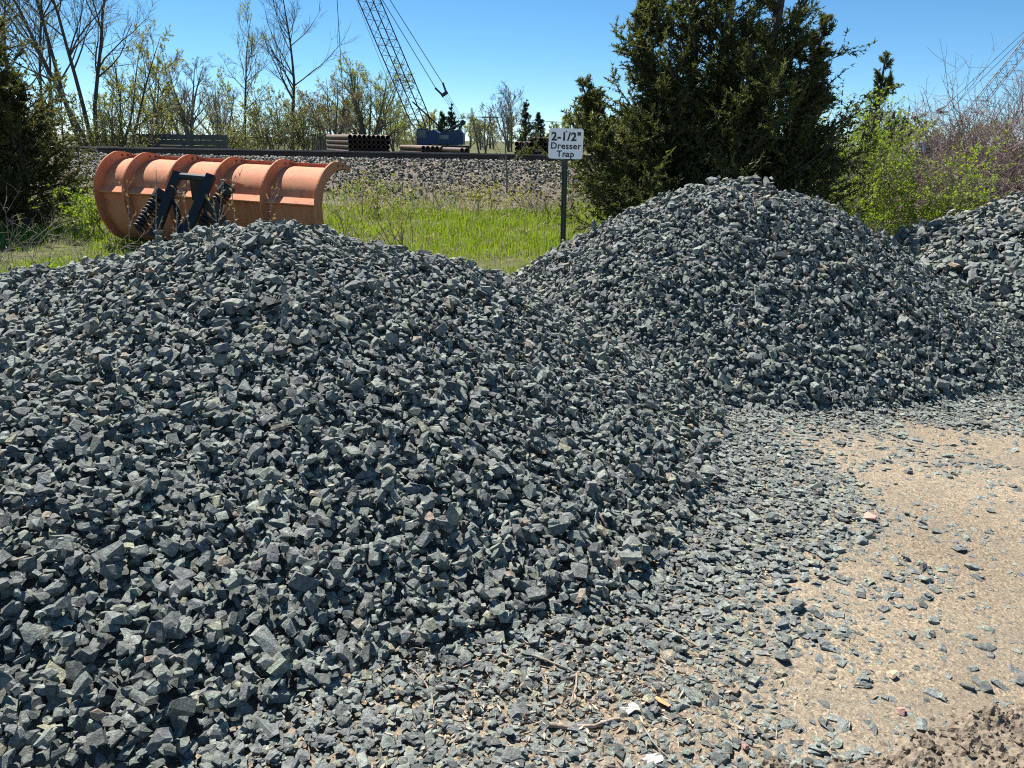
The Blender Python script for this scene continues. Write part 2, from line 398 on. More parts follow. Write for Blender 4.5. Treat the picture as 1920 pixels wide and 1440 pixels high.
def jitter(step, seed):
    r = np.random.default_rng(seed)
    a, b = np.meshgrid(np.arange(X0 + .1, X1 - .1, step), np.arange(Y0 + .1, Y1 - .1, step))
    p = np.stack([a.ravel(), b.ravel()], -1) + r.uniform(-.5, .5, (a.size, 2)) * step * .95
    return p[r.permutation(len(p))]
def cell(p): return ((p[:, 1] - Y0) / CS).astype(int), ((p[:, 0] - X0) / CS).astype(int)
def keep(p, margin=340):
    j, i = cell(p); P3 = np.stack([p[:, 0], p[:, 1], BASE[j, i]], -1)
    x, y, z = proj(P3)
    facing = (NRM[j, i] * unit(CAM - P3)).sum(-1)
    return (x > -margin) & (x < 1920 + margin) & (y < 1440 + 130) & (facing > -.10), P3, j, i, z
specs = []   # per layer: xy, semi axes, frame, owner
for L, (step, lo, hi, seed, share) in enumerate(((.0275, .0105, .0175, 1, 1.0), (.0255, .0085, .0185, 2, 1.0), (.031, .009, .021, 3, .95))):
    p = jitter(step, seed); ok, P3, j, i, z = keep(p)
    ab = ABOVE[j, i]; own = OWN[j, i]
    heap = np.clip((ab - .02) / .05, 0, 1)
    own = np.where((own == 2) & (ab < .045), 1, own)
    prob = np.where(own == 2, 0, np.maximum(heap, COV[j, i] * (.95 if L < 2 else .35)))
    prob = np.where((ab < .045) & (P3[:, 1] > 8.2), 0, prob)
    prob = np.where((ab < .03) & (P3[:, 1] > 5.6) & (P3[:, 0] < 1.5), prob * .12, prob)   # no spill behind the heaps
    ok &= (rng.uniform(size=len(p)) < prob * share)
    specs.append((p[ok], rng.uniform(lo, hi, ok.sum()) * np.where(heap[ok] < .5, rng.uniform(.45, 1.0, ok.sum()), 1.0), own[ok], heap[ok]))
for L, (step, lo, hi, seed) in enumerate(((.048, .018, .031, 5), (.047, .017, .037, 6), (.070, .017, .040, 7))):
    p = jitter(step, seed); ok, P3, j, i, z = keep(p)
    ok &= (OWN[j, i] == 2) & (ABOVE[j, i] > .04)
    specs.append((p[ok], rng.uniform(lo, hi, ok.sum()), OWN[j, i][ok], np.ones(ok.sum())))
xy = np.vstack([s[0] for s in specs]); size = np.concatenate([s[1] for s in specs]); own = np.concatenate([s[2] for s in specs]); heap = np.concatenate([s[3] for s in specs])
# a lognormal-ish spread of sizes and blocky to flaky shapes
size = size * np.exp(np.clip(rng.normal(0, .28, len(size)), -.6, .65))
SC = np.stack([size * rng.uniform(1.0, 1.55, len(size)), size * rng.uniform(.72, 1.05, len(size)), size * rng.uniform(.30, .72, len(size))], -1)
SC[heap < .5, 2] *= .7
j, i = cell(xy)
FR = rot_mats(rng, NRM[j, i], np.where(heap < .5, .12, .36))
VARI = rng.integers(0, len(VAR), len(xy)); RND = rng.uniform(0, 1, len(xy))
Zc = np.zeros(len(xy)); TOP = np.zeros(len(xy))
OWNER = np.full(D.shape, -1, np.int32)
ext_z = np.sqrt(((FR[:, :, 2] * SC) ** 2).sum(1))            # half height of the tipped ellipsoid
rad = np.sqrt(SC[:, 0] * SC[:, 1]) * .92
for q in range(len(xy)):
    r = rad[q]; m = int(r / CS) + 1; a, b = j[q], i[q]
    if a < m or b < m or a + m + 1 >= D.shape[0] or b + m + 1 >= D.shape[1]: continue
    w = D[a - m:a + m + 1, b - m:b + m + 1]
    g = np.arange(-m, m + 1) * CS; dd = (g[:, None] ** 2 + g[None, :] ** 2) / (r * r); ins = dd < 1
    dome = ext_z[q] * np.sqrt(np.maximum(1 - dd, 0))
    c = (w + dome)[ins]
    z0 = .27 * c.max() + .73 * np.median(c)
    if heap[q] < .5: z0 -= ext_z[q] * .30
    else: z0 -= ext_z[q] * .10
    Zc[q] = z0; TOP[q] = z0 + ext_z[q]
    top_ = ins & (z0 + dome > w); w[top_] = (z0 + dome)[top_]; OWNER[a - m:a + m + 1, b - m:b + m + 1][top_] = q
POS = np.stack([xy[:, 0], xy[:, 1], BASE[j, i] + Zc], -1)
seen = D[j, i] <= TOP + .012                                  # nothing lies on top of it
px, py, pz = proj(POS)
cnt = np.bincount(OWNER[OWNER >= 0], minlength=len(xy)); ring = (cnt >= 2) | ((heap < .5) & (cnt >= 1))      # shows between its neighbours
inframe = (px > 5) & (px < 1915) & (py < 1435)
pxsize = size / pz * F

pile_root = {}
pile_root[0] = empty('gravel_pile', (-1.5, 3.6, 0), 'wide low heap of dark blue-grey crushed stone before the orange plow', 'gravel pile', 'heaps of crushed stone')
pile_root[1] = empty('gravel_pile', (1.85, 6.4, 0), 'tall pointed heap of dark grey crushed stone in front of the big cedar', 'gravel pile', 'heaps of crushed stone')
pile_root[2] = empty('gravel_pile', (6.2, 8.8, 0), 'heap of larger coarse grey rocks at the picture edge by the brambles', 'gravel pile', 'heaps of crushed stone')
onground = heap < .5
for k in (0, 1, 2, 3):
    mine = ((onground & (own != 2)) if k == 3 else (own == k) & ~onground) & ring
    cand = np.nonzero(mine & seen & inframe)[0]
    cand = cand[np.argsort(-pxsize[cand])][:300]
    root = ground if k == 3 else pile_root[k]
    place_stones(POS[cand], FR[cand], SC[cand], VARI[cand], root)
    rest = mine.copy(); rest[cand] = False
    near = rest & (pxsize > 9.6) & (px > -90) & (px < 2010); rest &= ~near; side = rest & ((px < -90) | (px > 2010)); rest &= ~side
    for msk, lib in ((near, VAR if k != 3 else VAR_LO), (rest, VAR_LO if k != 3 else VAR_XLO), (side, VAR_BOX)):
        if msk.any(): merge_stones('loose_stones' if k != 3 else 'spilled_gravel', POS[msk], FR[msk], SC[msk], VARI[msk] % len(lib), RND[msk], M['stone_mass'], lib, root)
# the cores of the heaps, a little under the stones, coloured dark so the gaps look shaded
for k, L in ((0, LEFT), (1, RIGHT), (2, COARSE)):
    bx = ((-8, 2.2, .4, 7.6), (-1.2, 5.2, 3.6, 9.4), (3, 10, 6, 12.2))[k]
    cx = np.arange(bx[0], bx[1], .1); cy = np.arange(bx[2], bx[3], .1); CX, CY = np.meshgrid(cx, cy)
    h = pile_h(CX, CY, L); Z = np.where(h > .05, h - .05, -.12) + ground_h(CX, CY)
    n1 = len(cx); q = (np.arange(len(cy) - 1)[:, None] * n1 + np.arange(n1 - 1)[None, :]).ravel()
    V = np.stack([CX, CY, Z], -1).reshape(-1, 3) - wloc(pile_root[k])
    link('core', mesh_np('core', V, [np.stack([q, q + 1, q + n1 + 1, q + n1], -1)], M['stone_mass'], smooth=True, attr={'rnd': ('POINT', np.full(len(V), .1))}), pile_root[k])
# small chips and grit on the sand
rg = np.random.default_rng(77)
n = 80000; p = np.stack([rg.uniform(-1.2, 5.4, n), rg.uniform(1.2, 6.2, n)], -1); jj, ic = cell(p)
x_, y_, z_ = proj(np.stack([p[:, 0], p[:, 1], np.zeros(n)], -1))
okc = (ABOVE[jj, ic] < .04) & (x_ > -60) & (x_ < 2250) & (y_ < 1600) & (rg.uniform(size=n) < .10 + .75 * COV[jj, ic] * (fbm(p[:, 0] * 6, p[:, 1] * 6, 44) > .40))
p = p[okc]; n = len(p); jj, ic = cell(p); s = rg.gamma(1.8, .0022, n) + .0018
scs = np.stack([s * rg.uniform(1, 1.7, n), s, s * rg.uniform(.35, .7, n)], -1)
merge_stones('stone_chips', np.stack([p[:, 0], p[:, 1], BASE[jj, ic] + s * .15], -1), rot_mats(rg, NRM[jj, ic], np.full(n, .12)), scs,
             rg.integers(0, len(VAR_LO), n), rg.uniform(0, 1, n), M['stone_mass'], VAR_BOX, ground)

# ------------------------------------------------------------------ railway
EMB = [(17.6, -.05), (18.6, .14), (20.2, .80), (20.75, 1.03), (21.2, 1.06), (24.3, 1.06), (25.2, .7), (27.5, .25)]
TRK = 21.55                                  # near rail
ex = np.arange(-70, 60, .5); ey = np.arange(17.6, 27.6, .2); EX, EY = np.meshgrid(ex, ey)
EZ = np.interp(EY, *zip(*EMB)) + .09 * (fbm(EX * 2.5, EY * 2.5, 61, 3) - .5) * (np.abs(EY - 22.5) > 1.6)
q = (np.arange(len(ey) - 1)[:, None] * len(ex) + np.arange(len(ex) - 1)[None, :]).ravel()
emb = link('railway_embankment', mesh_np('railway_embankment', np.stack([EX, EY, EZ], -1).reshape(-1, 3), [np.stack([q, q + 1, q + len(ex) + 1, q + len(ex)], -1)], M['straw_soil'], smooth=True))
tag(emb, 'grey ballast bank carrying the railway line', None, None, 'structure')
rg = np.random.default_rng(8)
n = 14000; bxp = rg.uniform(-19, 9, n); byp = 18.6 + 2.65 * rg.beta(1.5, 1.0, n)
ok = rg.uniform(size=n) < np.clip((byp - 18.6 + .9 * (fbm(bxp * .8, byp * .8, 13) - .5)) / .8, .04, 1); bxp = bxp[ok]; byp = byp[ok]; n = len(bxp)
s = rg.uniform(.017, .038, n)
merge_stones('ballast_stones', np.stack([bxp, byp, np.interp(byp, *zip(*EMB)) + .02 + rg.uniform(-.02, .025, n)], -1),
             rot_mats(rg, np.tile([0, -.3, .95], (n, 1)), np.full(n, .5)), np.stack([s * 1.3, s, s * .75], -1), rg.integers(0, 24, n), rg.uniform(0, 1, n), M['ballast'], VAR_BOX, emb)
track = empty('railway_track', (0, TRK, 1.06), 'dark steel railway track running along the top of the ballast bank', 'railway track')
for yy in (TRK, TRK + 1.5):
    prof = [(-.075, 0), (-.075, .015), (-.012, .035), (-.012, .125), (-.036, .135), (-.036, .172), (.036, .172), (.036, .135), (.012, .125), (.012, .035), (.075, .015), (.075, 0)]
    V = [(x, yy + a, 1.075 + b) for x in (-70, 60) for a, b in prof]; k = len(prof)
    mb = MB(); mb.add(V, [(a, (a + 1) % k, (a + 1) % k + k, a + k) for a in range(k)]); rl = mb.build('rail', M['rail'], track)
    hd = MB().box((-5, yy, 1.075 + .1735), (65, .030, .0015)).build('rail_head', M['rail_head'], rl)
for x in np.arange(-19, 11, .56):
    MB().box((x + rg.normal(0, .02), TRK + .75, 1.03 + rg.normal(0, .004)), (.115, 1.27, .045)).build('sleeper', M['sleeper'], track)

# ------------------------------------------------------------------ growing things
def grow(rng, P, Dr, L, Rd, k, wob, trop=(0, 0, 0), tip=.35):
    P = np.asarray(P, float); Dr = unit(np.asarray(Dr, float)); L = np.asarray(L, float); N = len(P)
    pts = np.zeros((N, k + 1, 3)); pts[:, 0] = P; d = Dr.copy(); trop = np.asarray(trop, float)
    for i in range(k):
        d = unit(d + rng.normal(0, wob, (N, 3)) + trop / k)
        pts[:, i + 1] = pts[:, i] + d * (L / k)[:, None]
    rad = np.asarray(Rd)[:, None] * np.linspace(1, tip, k + 1)[None, :]
    return pts, rad, L
def kids(rng, br, n, t0, t1, ang, av, ratio, rr, taper=.55, minr=.0):
    pts, rad, L = br; N, k1, _ = pts.shape
    t = np.sort(rng.uniform(t0, t1, (N, n)), 1); f = t * (k1 - 1); i = np.minimum(f.astype(int), k1 - 2); fr = (f - i)[..., None]
    ar = np.arange(N)[:, None]
    P = pts[ar, i] * (1 - fr) + pts[ar, i + 1] * fr; tan = unit(pts[ar, i + 1] - pts[ar, i])
    rd = (rad[ar, i] * (1 - fr[..., 0]) + rad[ar, i + 1] * fr[..., 0])
    a = rng.normal(ang, av, (N, n))[..., None]; side = unit(np.cross(tan, rng.normal(size=(N, n, 3))))
    Dn = tan * np.cos(a) + side * np.sin(a)
    Ln = L[:, None] * ratio * (1 - taper * t) * rng.uniform(.7, 1.25, (N, n))
    return P.reshape(-1, 3), Dn.reshape(-1, 3), Ln.ravel(), np.maximum(rd * rr, minr).ravel()
def wood(name, brs, sides, mat, parent):
    V = []; Q = []; n = 0
    for (pts, rad, L), sd in zip(brs, sides):
        v, q = tubes(pts, rad, sd); V.append(v); Q.append(q + n); n += len(v)
    return link(name, mesh_np(name, np.vstack(V) - wloc(parent), [np.vstack(Q)], mat, smooth=True), parent)
def along(rng, br, n, t0=0.1, t1=1.0):
    pts, rad, L = br; N, k1, _ = pts.shape
    t = rng.uniform(t0, t1, (N, n)); f = t * (k1 - 1); i = np.minimum(f.astype(int), k1 - 2); fr = (f - i)[..., None]; ar = np.arange(N)[:, None]
    return (pts[ar, i] * (1 - fr) + pts[ar, i + 1] * fr).reshape(-1, 3), unit(pts[ar, i + 1] - pts[ar, i]).reshape(-1, 3)
def leaf_quads(rng, P, Dr, ln, wd, spread=.6):
    n = len(P); d = unit(Dr + rng.normal(0, spread, (n, 3))); s = unit(np.cross(d, rng.normal(size=(n, 3))))
    ln = (ln * rng.uniform(.6, 1.35, n))[:, None]; wd = (wd * rng.uniform(.6, 1.3, n))[:, None]
    V = np.stack([P, P + d * ln * .45 + s * wd * .5, P + d * ln, P + d * ln * .45 - s * wd * .5], 1)
    return V.reshape(-1, 3), np.arange(n * 4).reshape(n, 4)
def leaf_tris(rng, P, Dr, ln, wd, spread):
    n = len(P); d = unit(Dr + rng.normal(0, spread, (n, 3))); s = unit(np.cross(d, rng.normal(size=(n, 3))))
    ln = (ln * rng.uniform(.6, 1.35, n))[:, None]; wd = (wd * rng.uniform(.6, 1.3, n))[:, None]
    return np.stack([P - s * wd * .5, P + s * wd * .5, P + d * ln], 1).reshape(-1, 3), np.arange(n * 3).reshape(n, 3)
def foliage(name, rng, P, Dr, ln, wd, mat, parent, spread=.6, shade=None, tri=True):
    V, Q = (leaf_tris if tri else leaf_quads)(rng, P, Dr, ln, wd, spread)
    rn = np.clip(rng.normal(.5, .25, len(Q)), 0, 1) if shade is None else shade
    return link(name, mesh_np(name, V - wloc(parent), [Q], mat, attr={'rnd': ('FACE', rn)}), parent)
def dirs(rng, n, spread, up=1.0):
    return unit(np.stack([rng.normal(0, spread, n), rng.normal(0, spread, n), np.full(n, up)], -1))

def deciduous(loc, h, label, seed, trunk_r=.12, stems=1, bark='bark', lean=(0, 0), spread=.5, n1=9, n2=8, n3=6, leaf=None, nleaf=0, lsize=.09, clear=.3, name='tree', twig='twig_brown', group='trees behind the railway', cat='tree', upright=.6, tw=.006, fan=.16):
    rng = np.random.default_rng(seed); root = empty(name, loc, label, cat, group)
    P = np.tile(loc, (stems, 1)) + (rng.normal(0, .12 * (stems > 1), (stems, 3)) * [1, 1, 0])
    Dr = dirs(rng, stems, fan if stems > 1 else .03) + np.array([lean[0], lean[1], 0])
    L = h * rng.uniform(.82, 1.0, stems); L[0] = h
    b0 = grow(rng, P, Dr, L, np.full(stems, trunk_r), 9, .055, (0, 0, .15), .12)
    b1 = grow(rng, *kids(rng, b0, n1, clear, .97, .75 * spread / .5, .15, .46, .55, .62), 6, .10, (0, 0, upright), .2)
    b2 = grow(rng, *kids(rng, b1, n2, .2, 1, .65, .2, .45, .5, .4, tw), 3, .15, (0, 0, .35), .4)
    b3 = grow(rng, *kids(rng, b2, n3, .15, 1, .6, .25, .6, .6, .3, tw * .8), 1, .1, (0, 0, .15), .5)
    wood('trunk', [b0, b1], [7, 5], M[bark], root)
    wood('branches', [b2, b3], [3, 3], M[twig], root)
    if leaf and nleaf:
        p, d = along(rng, b3, nleaf); foliage('crown', rng, p, d, lsize, lsize * .6, M[leaf], root, .9)
    return root

# the field: grass between the heaps and the bank
rg = np.random.default_rng(55)
def scatter_field(n, x0, x1, y0, y1, margin=200):
    y = y0 + (y1 - y0) * rg.uniform(0, 1, n) ** 1.35; x = rg.uniform(x0, x1, n)
    z = np.maximum(ground_h(x, y), np.where(y > 17.6, np.interp(y, *zip(*EMB)), -1)); a, b, c = proj(np.stack([x, y, z], -1)); ok = (a > -margin) & (a < 1920 + margin)
    h = np.maximum(np.maximum(pile_h(x, y, LEFT), pile_h(x, y, RIGHT)), pile_h(x, y, COARSE)); ok &= (h < .05) & ~((x > 2.6) & (y < 8.2))
    return x[ok], y[ok], z[ok]
def blades(name, x, y, z, hgt, wid, mat, bend=.35, parent=None, yaw=None):
    n = len(x); a = rg.uniform(0, 2 * math.pi, n); lean = np.abs(rg.normal(0, bend, n)) + .05
    P = np.stack([x, y, z - .01], -1); s = np.stack([np.cos(a), np.sin(a), np.zeros(n)], -1); t = np.stack([-np.sin(a), np.cos(a), np.zeros(n)], -1)
    t = unit(t * 1 + rg.normal(0, .3, (n, 3)) * [1, 1, 0])
    h = hgt[:, None]; w = wid[:, None]; up = np.array([0, 0, 1.0]); l = lean[:, None]
    m = P + h * (.55 * up + .22 * l * t); e = P + h * (up * (1 - .25 * l) + l * t)
    V = np.stack([P - s * w * .5, P + s * w * .5, m + s * w * .42, m - s * w * .42, e], 1).reshape(-1, 3); b = np.arange(n) * 5
    Q = np.stack([b, b + 1, b + 2, b + 3], -1); T = np.stack([b + 3, b + 2, b + 4], -1)
    rn = np.clip(rg.normal(.5, .28, n) + .5 * (fbm(x * 1.2, y * 1.2, 71) - .5), 0, 1)
    me = mesh_np(name, V, [Q, T], mat, attr={'rnd': ('FACE', np.concatenate([rn, rn]))}); return link(name, me, parent)
x, y, z = scatter_field(135000, -14, 11.5, 6.4, 19.4)
den = fbm(x * .9, y * .9, 91, 4)
strawd = np.hypot((x - straw_c[0]) / .75, (y - straw_c[1]) / .55)
ok = (rg.uniform(size=len(x)) < np.clip((den - .22) * 4, .25, 1)) & (strawd > .85 + .4 * rg.uniform(size=len(x))) & (y < 18.5 + 2.6 * (fbm(x * .5, y * 0, 93) - .5) + rg.normal(0, .4, len(x)))
x, y, z, den = x[ok], y[ok], z[ok], den[ok]
hg = (.085 + .30 * np.clip(den - .33, 0, 1)) * rg.uniform(.6, 1.5, len(x)) * np.clip(.75 + (y - 9) * .03, .7, 1.3)
g = blades('grass', x, y, z, hg, .0055 + .0004 * y * rg.uniform(.6, 1.2, len(x)), M['grass'])
tag(g, 'bright green spring grass growing between the heaps and the railway bank', 'grass', None, 'stuff')
x, y, z = scatter_field(40000, -14, 9.5, 6.6, 19.6)
pr = .5 * (fbm(x * 1.1, y * 1.1, 95) > .47) + .08 + np.clip((y - 17.2) / 1.5, 0, 1) * .6 + (np.hypot((x - straw_c[0]) / .9, (y - straw_c[1]) / .6) < 1.1) * .9
ok = rg.uniform(size=len(x)) < pr; x, y, z = x[ok], y[ok], z[ok]; z = np.maximum(z, np.interp(y, *zip(*EMB)) * (y > 17.6))
g = blades('dry_grass', x, y, z, rg.uniform(.08, .26, len(x)) * np.clip((y - 6) / 9, .4, 1.1), .006 + .0005 * y, M['straw'], .9)
tag(g, 'dry straw coloured weeds and litter along the foot of the ballast bank', 'dry grass', None, 'stuff')

# the big red cedar behind the tall heap, three leaders grown together
def cedar(name, loc, stems, label, seed, mat, nprim=150, nsec=15, nlf=20, ls=.085, group=None, cat='cedar tree', up=.35, cone_=False):
    rng = np.random.default_rng(seed); root = empty(name, loc, label, cat, group); trunk = []; P = []; Dd = []; limbs = []
    for (bx, by, tx, ty, h, wbase, frac) in stems:
        base = np.array([loc[0] + bx, loc[1] + by, loc[2]]); top = np.array([loc[0] + tx, loc[1] + ty, loc[2] + h])
        t = np.linspace(0, 1, 9)[:, None]; ax = base * (1 - t) + top * t + rng.normal(0, .025, (9, 3)) * np.sin(t * math.pi)
        trunk.append((ax[None], np.linspace(.11, .012, 9)[None] * (h / 3.6), np.array([h])))
        n = int(nprim * frac); u = .02 + .97 * (1 - (1 - rng.uniform(0, 1, n)) ** .80)
        pp = base + (top - base) * u[:, None]; a = rng.uniform(0, 2 * math.pi, n)
        ln = wbase * (np.clip(1 - u, 0, 1) ** .85 * (.72 + .28 * np.sin(np.clip(u * 2.4 + .55, 0, math.pi))) + .045) * rng.uniform(.62, 1.22, n) * (1 + .22 * np.sin(a * 3 + u * 9))
        if cone_: ln = wbase * ((1 - u) ** 1.05 + .05) * rng.uniform(.6, 1.2, n)
        el = .12 + .75 * u + rng.normal(0, .14, n)
        dr = np.stack([np.cos(a) * np.cos(el), np.sin(a) * np.cos(el), np.sin(el)], -1)
        b1 = grow(rng, pp, dr, ln, .006 + .010 * ln, 6, .09, (0, 0, up), .2); limbs.append(b1)
        b2 = grow(rng, *kids(rng, b1, nsec, .12, 1.0, .85, .25, .40, .5, .45, .0025), 3, .15, (0, 0, .12), .4)
        kp = np.clip(ln / (.28 * wbase), .15, 1)           # short shoots near the tip carry fewer sprays
        p, d = along(rng, b2, nlf, .0, 1.05); mk = rng.uniform(size=len(p)) < np.repeat(kp, nsec * nlf); P.append(p[mk]); Dd.append(d[mk])
        p, d = along(rng, b1, nlf * 2, .3, 1.05); mk = rng.uniform(size=len(p)) < np.repeat(kp, nlf * 2); P.append(p[mk]); Dd.append(d[mk])
    wood('trunk', trunk + limbs, [7] * len(trunk) + [4] * len(limbs), M['bark'], root)
    P = np.vstack(P); Dd = np.vstack(Dd)
    sh = np.clip(.45 + .9 * (fbm(P[:, 0] * 3 + P[:, 2], P[:, 2] * 3 + P[:, 1], seed) - .5) + rng.normal(0, .2, len(P)), 0, 1)
    foliage('crown', rng, P, Dd, ls, ls * .36, M[mat], root, .8, sh)
    return root
cb = at(1330, 420, 11.3); cb[2] = ground_h(cb[0], cb[1])
cedar('cedar_tree', cb, [(0, 0, .05, .1, 4.7, 1.85, .95), (-.5, -.1, -1.2, 0, 3.75, 1.45, .75), (.4, .1, .8, .1, 4.4, 1.65, .8), (-.3, .1, -.5, .2, 4.4, 1.5, .6), (.8, .1, 1.35, 0, 3.3, 1.25, .5),
      (-1.0, -.1, -2.0, .0, 2.4, 1.5, .65), (.1, -.5, .2, -.6, 3.0, 1.6, .6), (-.7, -.4, -1.0, -.5, 2.6, 1.4, .5), (.9, -.3, 1.2, -.4, 2.5, 1.35, .5)],
      'large dark bushy cedar standing behind the tall gravel heap', 5, 'cedar', 135, 15, 25, .060)
cb = at(1618, 380, 14.5); cb[2] = ground_h(cb[0], cb[1])
cedar('cedar_tree', cb, [(0, 0, .0, 0, 3.2, 1.05, 1.0)], 'small pointed cedar poking up behind the bright green shrub', 6, 'cedar', 70, 10, 16, .06)
cb = at(20, 420, 13.2); cb[2] = ground_h(cb[0], cb[1])
cedar('cedar_tree', cb, [(0, 0, -.1, 0, 4.3, 1.75, 1.0), (.4, -.2, .6, -.2, 2.5, 1.25, .6), (-.6, .1, -.9, .2, 5.0, 2.0, .9)], 'dark brownish evergreen at the picture edge beside the plow', 7, 'cedar_dark', 120, 14, 20, .075)

# ------------------------------------------------------------------ shrubs and brambles on the right
def shrub(name, loc, label, seed, n, h, r, leaf=None, nleaf=0, lsize=.05, twig='twig_grey', arch=0.0, n1=7, n2=5, cat='shrub', group=None, rad=.009, spread=.45, mintw=.003, k=7):
    rng = np.random.default_rng(seed); root = empty(name, loc, label, cat, group)
    a = rng.uniform(0, 2 * math.pi, n); q = np.sqrt(rng.uniform(0, 1, n)) * r
    P = np.stack([loc[0] + q * np.cos(a), loc[1] + q * np.sin(a) * .7, np.full(n, loc[2] - .03)], -1)
    Dr = dirs(rng, n, spread)
    b0 = grow(rng, P, Dr, h * rng.uniform(.6, 1.15, n), np.full(n, rad) * rng.uniform(.7, 1.3, n), k, .11, (0, 0, -arch), .35)
    b1 = grow(rng, *kids(rng, b0, n1, .25, 1, .7, .25, .42, .6, .4, mintw), 3, .18, (0, 0, -.5 * arch), .5)
    b2 = grow(rng, *kids(rng, b1, n2, .2, 1, .7, .3, .5, .7, .3, mintw * .8), 2, .22, (0, 0, 0), .6)
    wood('branches', [b0, b1, b2], [4, 3, 3], M[twig], root)['kind'] = 'stuff'
    if leaf:
        p1, d1 = along(rng, b2, nleaf, .2, 1.05); p2, d2 = along(rng, b1, nleaf, .3, 1.05)
        foliage('leaves', rng, np.vstack([p1, p2]), np.vstack([d1, d2]), lsize, lsize * .62, M[leaf], root, 1.1, None, False)
    return root, b0
def gat(px, py, Y):
    p = at(px, py, Y); p[2] = ground_h(p[0], p[1]); return p
sh, b0 = shrub('leafy_shrub', gat(1625, 400, 12.6), 'tall bright green leafy shrub with dark seed heads beside the large cedar', 21, 26, 2.15, .55, 'leaf_spring', 6, .046, n1=8, n2=5)
rng = np.random.default_rng(3)
for k in range(13):                           # dark upright seed heads of last year
    tip = at(rng.uniform(1580, 1700), rng.uniform(222, 275), 12.25 + rng.uniform(-.3, .3)); v = np.linspace(0, 1, 6)
    MB().tube(tip + np.stack([v * .02, v * 0, v * .13], -1), .022 * np.sin(np.clip(v * 2.6 + .35, 0, math.pi)) + .004, 6).tube([tip - [.03, 0, .5], tip - [.0, 0, .2], tip], .005, 4).build('seed_head', M['twig_brown'], sh)
shrub('leafy_shrub', gat(1712, 400, 12.2), 'medium bright green shrub between the tall shrub and the brambles', 22, 22, 1.55, .6, 'leaf_spring', 7, .044, n1=7, n2=5)
shrub('leafy_shrub', gat(1790, 400, 11.8), 'low spreading green shrub in front of the brambles', 23, 24, .95, .7, 'leaf_spring', 9, .042, n1=7, n2=5, spread=.7)
shrub('dead_brush', gat(1655, 410, 11.4), 'tangle of dead grey stems under the green shrubs', 24, 40, 1.0, .65, None, twig='twig_grey', arch=1.6, n1=5, n2=3, spread=.8, cat='brush', rad=.006)
for i, (px, Y, h, n, lb) in enumerate(((1745, 14.6, 2.1, 85, 'lowest reddish bramble thicket, next to the green shrubs'), (1840, 14.0, 2.65, 110, 'tall arching reddish bramble thicket against the sky'), (1935, 13.4, 2.6, 100, 'bramble thicket cut by the picture edge above the coarse rocks'), (1880, 12.3, 1.7, 80, 'low tangled bramble directly behind the coarse rock heap'), (2040, 13.6, 2.5, 50, 'reddish bramble thicket furthest along the rock heap'))):
    shrub('bramble_thicket', gat(px, 400, Y), lb, 30 + i, n, h, .95, None, twig='twig_red', arch=.75, n1=8, n2=3, cat='bramble', group='brambles behind the coarse rocks', rad=.010, spread=.34, mintw=.0045)
# grey bare bushes among the grass on the left
for i, (px, py, Y, n, h, r_, lb, tw) in enumerate(((60, 470, 7.6, 16, .95, .35, 'bare grey twiggy bush in the grass at the picture edge', 'twig_grey'), (165, 470, 8.6, 10, .75, .3, 'small bare twiggy bush just short of the plow', 'twig_grey'),
                                         (15, 440, 9.5, 16, 1.1, .5, 'bare grey bush under the dark evergreen', 'twig_grey'))):
    shrub('bare_bush', gat(px, py, Y), lb, 40 + i, n, h, r_, None, twig=tw, arch=.7, n1=4, n2=2, cat='bush', group='bare bushes in the grass', rad=.0045, spread=.75, mintw=.0022)
shrub('leafy_shrub', gat(168, 420, 12.0), 'low yellow-green sprouting bush beside the plow end', 46, 14, .8, .3, 'leaf_spring', 5, .05, n1=5, n2=3)
# budding stems growing up before the plow
BUDL = ['tallest budding stem, in front of the first black push beam', 'budding stem nearest the plow end by the grass', 'budding stem between the two black push beams', 'budding stem just right of the second push beam',
        'budding stem right of the coil spring, before the plow', 'short budding stem over the coil spring foot', 'budding stem furthest along the plow towards the field', 'short budding stem crossing the first push beam foot']
for i, (px, top, Y) in enumerate(((293, 318, 7.4), (240, 332, 7.6), (362, 345, 7.0), (388, 340, 6.9), (440, 330, 7.2), (415, 380, 6.9), (505, 352, 7.3), (322, 375, 7.0))):
    p = gat(px + (i % 3 - 1) * 8, 450, Y); tp = at(px, top, Y + .05); L = np.linalg.norm(tp - p); rng = np.random.default_rng(60 + i)
    root = empty('budding_sapling', p, BUDL[i], 'sapling', 'budding stems before the plow')
    b = grow(rng, [p], [tp - p], [L], [.006], 9, .03, (0, 0, 0), .5); c = grow(rng, *kids(rng, b, 4, .5, .95, .6, .2, .22, .7, .3, .003), 3, .1, (0, 0, .3), .7)
    wood('stalk', [b, c], [5, 4], M['twig_grey'], root)
    q, d = along(rng, b, 16, .45, 1); q2, d2 = along(rng, c, 4, .2, 1); foliage('buds', rng, np.vstack([q, q2]), np.vstack([d, d2]), .03, .02, M['leaf_pink'], root, .8)['kind'] = 'stuff'
